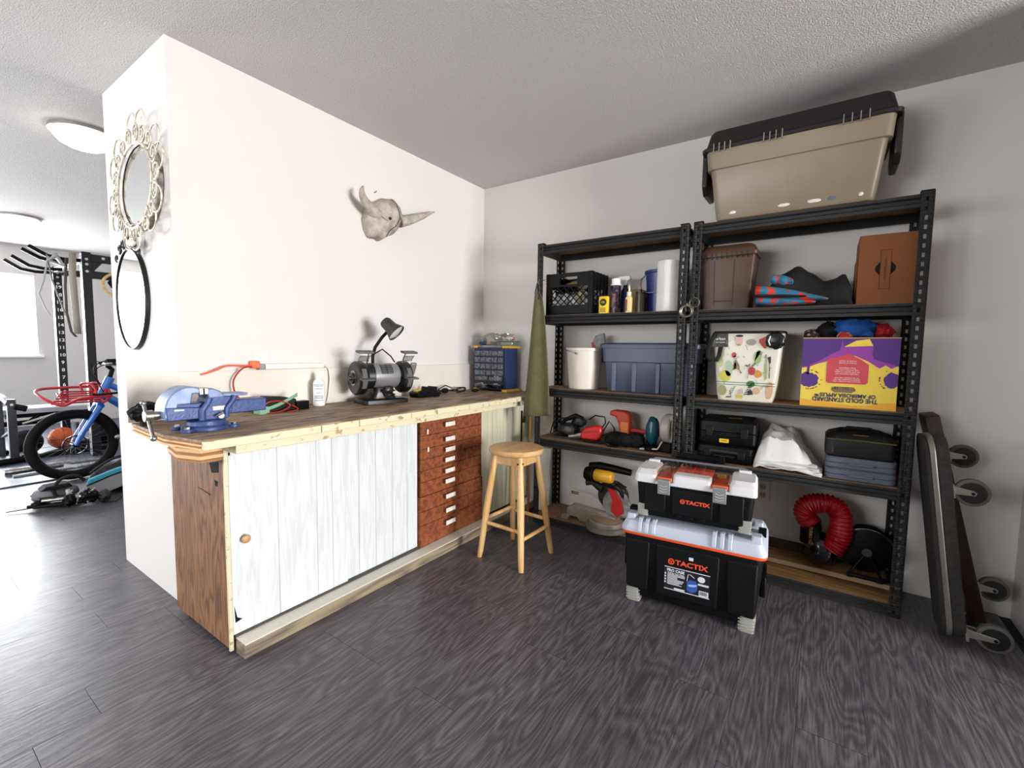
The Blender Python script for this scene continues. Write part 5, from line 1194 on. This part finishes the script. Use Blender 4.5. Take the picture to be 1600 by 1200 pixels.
lb_box(.050, .088, .112, .136, LBW); b = B(); [b.box(.054+k*.0042, .0562+k*.0042, ly-.001, ly, .118, .133) for k in range(7)]; b.done('label_print', LBK, lb)

bx = thing('tool_box', 'smaller black tool box with white and clear orange lid on the large chest', 'tool box', (1.805, -.735, .4135), math.radians(5.5))
hw, hd = .245, .105
B().loft([(0,0,.004,hw-.022,hd-.010,.02),(0,0,.012,hw-.018,hd-.008,.02),(0,0,.155,hw-.006,hd,.022)], 5).done('box_body', CHB, bx, .002)
for sx in (-1, 1):
    for sy in (-1, 1):
        f = B().loft([(sx*(hw-.038),sy*(hd-.02),0,.022,.016,.006),(sx*(hw-.034),sy*(hd-.018),.055,.022,.016,.006)], 4).done('corner_foot', FG, bx, .002)
        g_ = B(); [g_.box(sx*(hw-.038)-.0235, sx*(hw-.038)+.0235, sy*(hd-.019)-.0175, sy*(hd-.019)+.0175, .01+k*.011, .0135+k*.011) for k in range(4)]; g_.done('foot_rib', FG, f)
for x0_, x1_ in ((-.085, .085),): B().prism([(x0_+.003, .03), (x1_-.003, .03), (x1_, .145), (x0_, .145)], -hd-.004, -hd+.02, 'Y').done('front_panel', CHB, bx, .005)
for s in (-1, 1): B().prism([(s*.11, .03), (s*.11, .15), (s*.20, .15), (s*.20, .03)], -hd-.003, -hd+.02, 'Y').done('front_panel', CHB, bx, .005)
for k in range(3): B().box(-.06+k*.048, -.04+k*.048, -hd-.008, -hd, .022, .032).done('peg', CHB, bx, .002)
logo(bx, -.038, -hd-.0052, .095, .0165)
# lid: white blocks, clear bays with orange organiser trays
B().loft([(0,0,.156,hw+.002,hd+.006,.022),(0,0,.166,hw+.002,hd+.006,.022),(0,0,.172,hw-.01,hd-.006,.02)], 6).done('lid', WG, bx, .002)
for x0_, x1_, z1_ in ((-hw-.002, -.150, .215), (-.085, .075, .207), (.140, hw+.002, .215)):
    c = (x0_+x1_)/2; h_ = (x1_-x0_)/2
    b = B().loft([(c,-.002,.16,h_,hd+.008,.016),(c,-.002,.195,h_-.002,hd+.002,.018),(c,-.002,z1_,h_-.010,hd-.02,.02)], 6) if h_ < .07 else B().loft([(c,-.072,.16,h_,.040,.012),(c,-.068,.2,h_-.003,.036,.014),(c,-.066,z1_,h_-.008,.028,.012)], 6)
    b.done('lid_block', WG, bx, .002)
for c in (-.117, .108):
    B().box(c-.031, c+.031, -hd-.002, hd-.01, .170, .188).done('organiser_tray', ORANGE, bx, .003)
    B().box(c-.033, c+.033, -hd-.004, hd-.008, .189, .216).done('clear_cover', CLR, bx, .004)
    lt = B().prism([(-hd-.008, .185), (-hd-.020, .18), (-hd-.018, .118), (-hd-.006, .112), (-hd-.004, .185)], c-.026, c+.026, 'X').done('latch', mat('silver_latch', '#8d8f92', .35, .4), bx, .002)
    for k in range(3): B().tube([(c-.016, -hd-.0205, .158-k*.012), (c, -hd-.0208, .152-k*.012), (c+.016, -hd-.0205, .158-k*.012)], .0014, 5).done('latch_ridge', mat('pale_ridge', '#b9bbbd', .35), lt)
B().box(-.082, .072, -.03, hd-.01, .173, .204).done('organiser_tray', ORANGE, bx, .003)
B().box(-.084, .074, -.031, hd-.008, .187, .213).done('clear_cover', CLR, bx, .004)
b = B(); [b.box(x-.001, x+.001, -.03, hd-.012, .2045, .2125) for x in (-.05, -.01, .03)]; b.done('divider', OL, bx)
for s in (-1, 1): B().cbox((s*(hw-.05), .06, .222), (.05, .022, .012)).done('carry_handle_mount', WG, bx, .003)
B().tube([(-.21, .07, .222), (-.19, .07, .232), (.19, .07, .232), (.21, .07, .222)], .006, 10).done('carry_handle', mat('grey_handle', '#5c5d62', .4), bx)
# ------------------------------------------------------------------ furniture dollies
def caster(parent, hx, hy, hz, bx_, r=.054):
    w_ = B().lathe([(r*.80, -.013), (r, -.010), (r, .010), (r*.80, .013)], 28, (hx, hy, hz), 'Y').done('caster_wheel', mat('grey_tyre', '#4e4b47', .55), parent, .001)
    B().lathe([(.006, -.016), (r*.78, -.014), (r*.78, .014), (.006, .016)], 24, (hx, hy, hz), 'Y').done('wheel_hub', mat('black_hub', '#101010', .4), w_)
    b = B()
    for s in (-1, 1): b.prism([(hx+.006, hz-.010), (hx+.012, hz), (hx+.004, hz+.009), (bx_+.004, hz+.028), (bx_, hz+.0), (bx_, hz-.004)], hy+s*.020-.0015, hy+s*.020+.0015, 'Y')
    b.box(bx_-.004, bx_+.006, hy-.024, hy+.024, hz-.02, hz+.032)
    b.done('fork', mat('zinc_fork', '#b5b2aa', .3, .9), parent, .001); B().cyl((hx, hy-.026, hz), (hx, hy+.026, hz), .006, n=8).done('axle', mat('dark_axle', '#1a1a1a', .4, .6), parent)
def rrect(a0, a1, z0, z1, r, n=6):
    o_ = []
    for q, (cx, cz) in enumerate(((a1-r, z1-r), (a0+r, z1-r), (a0+r, z0+r), (a1-r, z0+r))):
        for j in range(n):
            tt = PI/2*(q+j/(n-1)); o_.append((cx+r*math.cos(tt), cz+r*math.sin(tt)))
    return o_
an = math.atan(.11/.82)
t = thing('furniture_dolly', 'dark padded furniture dolly with silver edge leaning by the right shelving', 'dolly', (2.722, -.25, .010), rot=(0, -an, 0))
CP = mat('dark_carpet', '#1d1b1a', .95, col2='#2a2725', ns=30, bump=.3, bs=150)
B().prism(rrect(-.17, .03, 0, .825, .07, 8), -.012, .004, 'X').done('top_carpet', mat('dark_brown_carpet', '#15100d', .9), t, .004)
B().prism(rrect(-.172, .032, -.001, .828, .072, 8), .004, .024, 'X').done('silver_edge', mat('dull_silver_edge', '#77756f', .4, .6), t, .005)
B().prism(rrect(-.168, .028, .002, .822, .07, 8), .024, .064, 'X').done('padded_base', CP, t, .004)
for z in (.12, .50, .72): B().box(.0235, .066, -.1695, -.160, z, z+.012).done('tape_strip', mat('glossy_tape', '#2c2a28', .25), t)
rc = Matrix.Rotation(an, 4, 'Y')
def to_local(x, y, z):   # world -> dolly frame
    p = Matrix.Rotation(-an, 4, 'Y').inverted() @ (Vector((x, y, z))-Vector((2.722, -.25, .010))); return p.x, p.y, p.z
for (x, y, z) in ((2.762, -.385, .622), (2.862, -.385, .056)):
    lx_, ly_, lz_ = to_local(x, y, z); caster(t, lx_, ly_, lz_, .064)
an2 = math.atan(.20/.86)
t = thing('furniture_dolly', 'brown wooden furniture dolly leaning behind the dark padded one against the wall', 'dolly', (2.835, -.115, .014), rot=(0, -an2, 0))
DW = grain('dark_dolly_wood', '#1f100a', '#2c170e', '#3c2215', .5, 1, 2, 6, .05)
B().prism(rrect(-.085, .085, 0, .90, .012, 3), .0, .05, 'X').done('deck', DW, t, .003)
for lz_, hx_ in ((.71, .098), (.14, .098)): caster(t, hx_, -.05, lz_, .05, .05)

# ------------------------------------------------------------------ gym beyond the wall
mt = B().box(-6.7, -3.045, -4.6, -.3, 0, .012).done('gym_mat', mat('grey_blue_mat', '#3a4152', .42, col2='#434a5b', ns=8, bump=.1, bs=60), None, .002)
tag(mt, 'large blue-grey rubber mat covering the gym floor under the rack', 'mat')
FR = mat('rack_black_paint', '#121318', .32); PF = mat('galvanised_and_glare', '#cfcfd2', .35, .5)
t = thing('power_rack', 'tall black power rack with white hole numbers and pull-up handles', 'power rack', (-4.5, -1.48, .0125))
def rpost(x, y, h, numbers=False):
    b = B().box(x-.035, x+.035, y-.036, y+.036, 0, h)
    p = b.done('upright', FR, t, .003)
    B().box(x-.036, x+.036, y-.0375, y-.036, .01, h-.02).done('perforated_glare_face', PF, p)  # pale sheet paints the light glare on the perforated side
    hb = B()
    for k in range(int(h/.075)): hb.box(x-.010, x+.010, y-.0382, y-.0374, .05+k*.075, .075+k*.075)
    hb.done('hole_row', BLACKM, p)
    if numbers:
        for k in range(4, 20): text('number', str(k), .050, (x+.0365, y+.002, .485+(k-4)*.0868), EAST, mat('white_numbers', '#e8e8ea', .5), p, sx=1.1, bold=.0012)
    for z in (h-.12, h-.07, h-.19): B().lathe([(.013, .0355), (.013, .040)], 8, (x, y-.0, z), 'X').done('bolt', PF, p)
    B().box(x-.06, x+.07, y-.05, y+.12, 0, .008).done('foot_plate', FR, p, .002)
    return p
# local coordinates: world minus (-4.5,-1.48)
rpost(-.6, .0, 2.02, True); rpost(.6, -.01, 2.055); rpost(-.6, 1.1, 2.02); rpost(.6, 1.1, 2.055)
B().box(-.565, .565, -.03, .03, 1.95, 2.01).done('top_side_beam', PF, t, .003); B().box(-.565, .565, 1.07, 1.13, 1.95, 2.01).done('top_side_beam', FR, t, .003)
for z in (1.995, 1.83): B().box(.57, .63, .03, 1.065, z-.03, z+.045).done('cross_beam', FR, t, .003)
B().box(-.63, -.57, .04, 1.065, 1.93, 2.0).done('cross_beam', FR, t, .003)
for k in range(4): B().lathe([(.014, .630), (.014, .634)], 8, (0, .12+.1*k, 2.01 if k % 2 == 0 else 1.84), 'X').done('bolt', PF, t)
B().prism([(.03, 1.85), (.12, 1.97), (.03, 1.97)], .585, .61, 'X').done('gusset', FR, t)
for x, dz in ((.60, .0), (.30, .01), (-.2, -.02), (-.6, -.02)):
    B().tube([(x, -.03, 1.97+dz), (x, -.17, 1.96+dz), (x, -.28, 1.975+dz), (x-.02, -.40, 2.05+dz*.5)], .018, 10).done('pull_up_handle', BLACKP, t)
B().tube([(.59, .25, 1.80), (.60, .30, 1.70), (.62, .32, 1.60)], .012, 8).blob((.62, .22, 1.77), (.04, .06, .06), 60, .3, nu=12, nv=8).done('strap_clamp', BLACKP, t)
rg = B().tube([(-3.845, -1.27+.11*math.cos(a), 1.765+.11*math.sin(a)) for a in [2*PI*i/30 for i in range(30)]], .014, 10, True).done('gym_ring', PINE)
tag(rg, 'wooden gymnastics ring hanging from the rack cross beam', 'gym ring')
BD = mat('grey_band', '#85827a', .5); BD2 = mat('beige_band', '#a19b8c', .5)
def band(label, pts, wd, m, grp=None):
    b = B(); vs = []
    for p in pts: vs += [(p[0], p[1]-wd/2, p[2]), (p[0], p[1]+wd/2, p[2])]
    o_ = b.add(vs, [(2*i, 2*i+1, 2*i+3, 2*i+2) for i in range(len(pts)-1)]).done('resistance_band', m, None, solid=.004, ang=180); tag(o_, label, 'band'); return o_
band('wide beige resistance band hanging beside the near rack upright', [(-3.84, -1.60+.005, 2.04), (-3.84, -1.605, 1.85), (-3.84, -1.60, 1.6), (-3.84, -1.595, 1.4), (-3.84, -1.59, 1.25)], .055, BD2)
band('dark olive resistance band looped next to the beige one', [(-3.85, -1.64, 1.98), (-3.85, -1.66, 1.7), (-3.85, -1.66, 1.45), (-3.85, -1.635, 1.27), (-3.85, -1.60, 1.22)], .022, mat('olive_band', '#4b493f', .5))
band('thin white resistance band hanging in a long loose loop', [(-3.87, -1.76, 1.98), (-3.87, -1.80, 1.75), (-3.87, -1.84, 1.62), (-3.87, -1.80, 1.48), (-3.87, -1.77, 1.42), (-3.87, -1.68, 1.42)], .014, mat('white_band', '#b8b8ba', .5))
band('thin grey resistance band hanging between the two rack uprights', [(-3.88, -1.77, 2.0), (-3.88, -1.74, 1.75), (-3.88, -1.69, 1.55), (-3.88, -1.66, 1.42)], .013, BD)
bb = B(); bb.tube([(-3.86, -1.70, 2.0), (-3.86, -1.76, 1.94), (-3.86, -1.66, 1.90), (-3.86, -1.72, 2.01)], .022, 8)
o_ = bb.done('band_knot', mat('silver_band', '#a3a3a5', .35)); tag(o_, 'silver band knotted around the top of the rack', 'band')

# bicycle
BLU = mat('blue_bike_paint', '#1e62b8', .3, coat=.5); REDR = mat('red_carrier_paint', '#b01c26', .35)
t = thing('bicycle', 'blue bicycle with a red front carrier parked in the gym', 'bicycle', (-2.95, -1.84, 0), rot=(0, 0, math.radians(90)))
# local x = world +y (towards the rear), local y = world -x (away), z up
def wheel(cx, R=.262):
    w_ = B().tube([(cx+R*math.cos(a), 0, .302+R*math.sin(a)) for a in [2*PI*i/56 for i in range(56)]], .036, 12, True).done('tyre', mat('tyre_rubber', '#09090a', .7, spec=.15, bump=.4, bs=70), t)
    B().tube([(cx+(R-.032)*math.cos(a), 0, .302+(R-.032)*math.sin(a)) for a in [2*PI*i/56 for i in range(56)]], .011, 8, True).done('rim', mat('dark_rim_alloy', '#2b2b2d', .3, .7), w_)
    sp = B()
    for k in range(28):
        a = 2*PI*k/28; a2 = a+(.35 if k % 2 else -.35); sp.tube([(cx+.03*math.cos(a2), (.02 if k % 4 < 2 else -.02), .302+.03*math.sin(a2)), (cx+(R-.035)*math.cos(a), 0, .302+(R-.035)*math.sin(a))], .0013, 4)
    sp.done('spokes', STEEL, w_); B().cyl((cx, -.05, .302), (cx, .05, .302), .02, n=14).done('hub', BLACKP, w_)
    return w_
wf = wheel(0); wheel(1.06)
rt = B()
rt.tube([(.078*math.cos(a), -.038, .302+.078*math.sin(a)) for a in [2*PI*i/36 for i in range(36)]], .005, 6, True)
for k in range(6): a = k*PI/3; rt.tube([(.02*math.cos(a), -.038, .302+.02*math.sin(a)), (.076*math.cos(a+.4), -.038, .302+.076*math.sin(a+.4))], .004, 5)
rt.done('brake_rotor', mat('dark_rotor', '#232327', .3, .8), wf)
B().tube([(.10, -.0, .02), (.09,0,.03)], .003, 4).cbox((-.03, -.012, .125), (.085, .004, .024), (0, .25, 0)).done('wheel_reflector', mat('white_reflector', '#d9dade', .3), wf)
for s in (-1, 1):
    B().tube([(.0, s*.055, .302), (.03, s*.055, .37), (.17, s*.058, .62)], [.014, .02, .024], 12).done('fork_leg', BLU, t)
B().tube([(.17, -.06, .62), (.18, 0, .645), (.17, .06, .62)], .028, 12).done('fork_crown', BLU, t)
B().tube([(.165, 0, .64), (.26, 0, .86)], .034, 16).done('head_tube', BLU, t)
B().tube([(.20, 0, .72), (.45, 0, .50), (.62, 0, .30)], .034, 14).tube([(.24, 0, .80), (.55, 0, .62), (.62, 0, .58)], .026, 12).tube([(.62, 0, .30), (.70, 0, .80)], .022, 12).done('frame', BLU, t)
B().tube([(.62, 0, .30), (1.06, .05, .302)], .012, 8).tube([(.68, 0, .62), (1.06, .05, .302)], .010, 8).done('rear_stays', BLU, t)
B().tube([(.70, 0, .80), (.715, 0, .90)], .014, 10).done('seat_post', BLACKP, t); B().loft([(.72,0,.90,.12,.06,.05),(.73,0,.94,.13,.08,.06),(.73,0,.95,.11,.06,.05)], 5).done('saddle', BLACKP, t, .004)
B().tube([(.255, 0, .86), (.275, 0, .93), (.24, 0, .97)], .02, 12).done('stem', BLACKP, t)
B().tube([(.33, -.31, 1.0), (.30, -.25, 1.0), (.25, -.12, .98), (.24, 0, .975), (.25, .12, .98), (.30, .25, 1.0), (.33, .31, 1.0)], .012, 10).done('handlebar', BLACKP, t)
for s in (-1, 1): B().tube([(.31, s*.26, 1.0), (.40, s*.31, 1.0)], .018, 12).done('grip', RUBBER, t); B().tube([(.28, s*.2, .99), (.24, s*.22, .98), (.27, s*.30, .965)], .007, 8).done('brake_lever', BLACKP, t)
for pts in ([(.27, -.2, .99), (.17, -.14, .97), (.13, -.10, .90), (.17, -.06, .80), (.20, -.04, .74)], [(.27, -.18, .98), (.20, -.12, 1.01), (.14, -.06, .95), (.18, 0, .82)], [(.26, .15, .98), (.18, .10, 1.0), (.15, .05, .93), (.19, .0, .80)]):
    B().tube(cat_rom(pts, 5), .004, 6).done('cable', BLACKP, t)
# carrier
def bar(pts, r=.009, nm='carrier_tube'): return B().tube(cat_rom(pts, 4) if len(pts) > 3 else pts, r, 8)
ca = bpy.data.objects.new('front_carrier', None)
cb = B()
loop = [(.22, .17, .775), (.0, .18, .775), (-.12, .18, .77), (-.17, .12, .765), (-.17, 0, .755), (-.165, -.12, .74)]
cb.tube(cat_rom([(.22, .17, .775), (-.05, .18, .775), (-.15, .17, .77), (-.20, .05, .755), (-.165, -.10, .70), (-.08, -.16, .655), (.02, -.16, .70), (.22, -.16, .715)], 6), .011, 8)
cb.tube([(.22, .17, .775), (.24, 0, .76), (.22, -.16, .715)], .011, 8)
ca = cb.done('carrier_rail', REDR, t)
for k, y_ in enumerate((-.09, -.05, -.01, .03, .07, .11)): B().tube([(-.14+.02*k, y_, .665+.016*k), (.19, y_, .665+.014*k)], .007, 8).done('carrier_slat', REDR, t)
for x in (-.06, .18): B().tube([(x, -.12, .655), (x, .13, .73)], .009, 8).done('carrier_cross_tube', REDR, t)
for x in (.10, .16): B().tube(cat_rom([(x, .12, .73), (x-.01, .13, .80), (x+.03, .05, .81), (x+.05, -.02, .77), (x+.05, -.05, .72)], 5), .010, 8).done('carrier_hoop', REDR, t)
B().tube([(.19, -.12, .66), (.22, -.15, .715)], .010, 8).tube([(.15, 0, .67), (.19, 0, .72)], .012, 8).done('carrier_mount', REDR, t)
B().tube([(.16+.285*0, 0, .60)]+[(.0+.305*math.cos(a), 0, .302+.305*math.sin(a)) for a in [PI*.33-i*.13 for i in range(9)]], .012, 8).done('mudguard', BLACKP, t)
B().blob((.285, -.03, .33), (.03, .02, .02), 70, .1, nu=14, nv=8).done('pedal', mat('silver_pedal', '#a9a9ab', .35, .6), t)

# barbell and loose bars
t = thing('barbell', 'silver barbell lying on the mat behind the bicycle wheel', 'barbell', (-3.50, -1.75, .0395))
B().cyl((0, -.43, 0), (0, -.03, .0), .026, n=18).done('sleeve', STEEL, t); B().cyl((0, .65, 0), (0, 1.0, 0), .026, n=18).done('sleeve', STEEL, t)
B().cyl((0, -.05, 0), (0, .67, 0), .0145, n=14).done('bar', STEEL, t); B().lathe([(.0262, -.028), (.0262, -.015)], 20, (0, 0, 0), 'Y').done('collar', STEEL, t)
b = B().cyl((-3.36, -2.15, .024), (-3.40, -1.30, .024), .011, n=12).done('steel_rod', mat('white_steel_rod', '#c4c6cb', .3, .6)); tag(b, 'thin pale steel rod on the mat parallel to the barbell', 'rod')
# squat stand at the far left
t = thing('equipment_stand', 'dark steel equipment stand with a curved foot at the left of the gym', 'stand', (-4.15, -2.06, .0125))
B().box(-.03, .03, -.0, .06, 0, .60).done('upright', mat('charcoal_steel', '#33363d', .4, .2), t, .003)
B().box(-.40, -.35, -.03, .02, 0, .62).done('upright', mat('charcoal_steel', '#33363d'), t, .003)
B().tube([(-.36, -.02, .62), (-.1, 0, .60), (.02, .02, .56)], .03, 8).tube([(-.38, 0, .18), (0, .03, .30)], .014, 8).done('brace', mat('charcoal_steel', '#33363d'), t)
B().tube([(-.4, -.25, .03), (.1, -.25, .03), (.17, -.1, .03), (.13, .09, .03), (-.15, .11, .03)], .03, 10).done('foot', BLACKP, t)
B().lathe([(.012, .031), (.012, .036)], 8, (0, .03, .55), 'X').done('bolt', PF, t)
B().tube([(.02, .05, .53), (.03, .13, .50)], .03, 10).done('knob', RUBBER, t)
# weight bench
t = thing('weight_bench', 'white-topped black weight bench behind the bicycle wheel', 'bench', (-4.75, -1.65, .0125))
B().loft([(0,.0,.40,.14,.42,.06),(0,.0,.45,.15,.43,.07),(0,.0,.46,.13,.41,.06)], 6).done('pad', mat('white_vinyl_pad', '#c3c5ca', .35), t, .004)
B().box(-.10, .10, -.36, .36, .355, .398).done('pad_frame', BLACKM, t, .003)
B().tube([(.12, -.42, .30), (.14, -.1, .31), (.14, .2, .33)], .026, 8).tube([(.10, -.2, .30), (.10, -.1, .39)], .02, 8).tube([(.10, .30, .0), (.10, .30, .36)], .024, 8).tube([(-.08, -.38, .0), (-.08, -.38, .36)], .024, 8).done('frame', BLACKP, t)
B().tube([(-.2, .30, .024), (.2, .30, .024)], .022, 8).tube([(-.2, -.38, .024), (.2, -.38, .024)], .022, 8).done('base_tube', BLACKP, t)
B().tube([(.15, -.25, .30), (.16, -.0, .38)], .012, 8).done('adjuster', PF, t)
def ball(label, x, y, r, m, seams=False):
    t = thing('medicine_ball', label, 'ball', (x, y, .0125)); B().sphere((0, 0, r), r, 28, 18).done('ball', m, t)
    if seams:
        for a in (0, PI/2): B().tube([(r*.97*math.cos(u)*math.cos(a), r*.97*math.cos(u)*math.sin(a), r+r*.97*math.sin(u)) for u in [2*PI*i/30 for i in range(30)]], .005, 5, True).done('seam', mat('dark_orange_seam', '#7a2c0c', .6), t)
        B().tube([(r*math.cos(u), r*math.sin(u), r) for u in [2*PI*i/30 for i in range(30)]], .005, 5, True).done('seam', mat('dark_orange_seam', '#7a2c0c', .6), t)
ball('matte black medicine ball left of the bicycle wheel', -4.45, -1.90, .125, RUBBER)
ball('orange medicine ball with dark seams seen through the bicycle wheel', -4.55, -1.62, .115, mat('orange_ball', '#e0641c', .5, col2='#c84e14', ns=20), True)
ball('second black medicine ball behind the bicycle fork', -4.47, -1.27, .13, BLACKP)
for y in (-1.50,):
    t = thing('dumbbell', 'black upright dumbbell behind the bicycle hub', 'dumbbell', (-4.3, y, .0125))
    B().lathe([(.05, 0), (.055, .01), (.055, .09), (.05, .1)], 20).done('head', RUBBER, t, .003); B().lathe([(.05, .20), (.055, .21), (.055, .29), (.05, .3)], 20).done('head', RUBBER, t, .003); B().cyl((0, 0, .1), (0, 0, .2), .018).done('grip', STEEL, t)
b = B().prism([(-1.95, .0125), (-1.35, .0125), (-1.33, .06), (-1.78, .06)], -4.2, -4.12, 'X').done('floor_wedge', BLACKM); tag(b, 'low black wedge block on the mat seen through the bicycle wheel', 'block')

# folded tripod and gear on the floor
t = thing('folded_tripod', 'collapsed black and silver tripod lying on the gym floor in front of the bag', 'tripod', (-2.12, -2.06, .0), rot=(0, 0, math.radians(64)))
for k, (dy, dz, m) in enumerate(((0, .03, BLACKP), (.04, .035, STEEL), (-.035, .03, BLACKP), (.015, .07, BLACKP), (-.02, .065, STEEL))):
    B().tube([(-.20+.02*k, dy, dz), (.05, dy*.6, dz), (.16, dy*.3, dz+.01)], [.010, .014, .016], 10).done('leg', m, t)
B().blob((.12, 0, .06), (.055, .04, .045), 71, .3).done('head', BLACKP, t); B().blob((.20, .02, .045), (.04, .04, .045), 72, .2).done('head', mat('dark_olive_plastic', '#1a1d1b', .5), t)
B().blob((-.14, 0, .045), (.04, .035, .025), 73, .4, nu=14, nv=8).done('clamp', BLACKP, t); B().blob((.02, -.02, .055), (.035, .04, .04), 74, .5, nu=14, nv=8).done('clamp', BLACKP, t)
for k in range(5): B().tube([(.0+.03*k, -.03, .02), (.01+.03*k, -.02, .09), (.03+.03*k, .02, .11)], .006, 6).done('lever', BLACKP if k % 2 else STEEL, t)
B().tube([(-.30, -.01, .012), (-.16, 0, .02)], .004, 6).tube([(.2, -.04, .01), (.28, -.03, .008), (.30, .02, .02)], .004, 6).done('pan_rod', BLACKP, t)
o_ = B().blob((-2.36, -2.07, .055), (.10, .13, .06), 75, .12, flat=-.054).done('grey_pouch', mat('grey_pouch_fabric', '#66686c', .7, bump=.2, bs=80)); tag(o_, 'rounded grey pouch on the floor behind the tripod', 'pouch')
o_ = B().prism([(-2.17, .113), (-2.14, .14), (-2.02, .145), (-2.0, .113)], -2.34, -2.22, 'X').done('black_case', BLACKM, None, .008); tag(o_, 'flat black case resting on top of the grey pouch', 'case')
t = thing('sports_bag', 'black sports bag with teal and grey end panel by the wall corner', 'bag', (-2.33, -1.76, 0), rot=(0, 0, math.radians(77)))
B().blob((.06, .03, .11), (.19, .14, .12), 76, .12, flat=-.108).done('bag_body', mat('black_sports_fabric', '#0b0b0d', .7, bump=.2, bs=90), t)
def bp(name, pts, m, y0, y1): return B().prism(pts, y0, y1, 'Y').done(name, m, t, .008)
bp('grey_panel', [(-.135, .02), (-.145, .10), (.0, .155), (.14, .195), (.135, .14), (.06, .06), (-.06, .015)], mat('grey_mesh', '#7d7d80', .8, bump=.3, bs=200), -.155, -.115)
bp('teal_panel', [(-.142, .10), (-.13, .145), (.0, .195), (.14, .235), (.14, .195), (.0, .155)], mat('teal_fabric', '#2c8497', .7), -.157, -.115)
bp('dark_piping', [(-.142, .096), (-.14, .106), (.0, .162), (.14, .202), (.14, .193), (.0, .153)], BLACKM, -.160, -.115)
B().tube(cat_rom([(-.15, -.12, .14), (-.20, -.14, .19), (-.28, -.15, .17), (-.31, -.16, .09), (-.26, -.17, .02), (-.17, -.17, .012)], 6), .011, 8).done('shoulder_strap', BKF, t)
B().tube(cat_rom([(-.17, -.17, .03), (-.21, -.175, .04), (-.235, -.175, .07), (-.24, -.175, .10)], 4), .014, 6).done('white_tag', mat('white_strap', '#c8c6cf', .6), t)
B().tube(cat_rom([(-.12, -.05, .17), (.0, -.06, .26), (.12, -.04, .28), (.22, 0, .22)], 6), .010, 8).done('carry_handle', BKF, t)
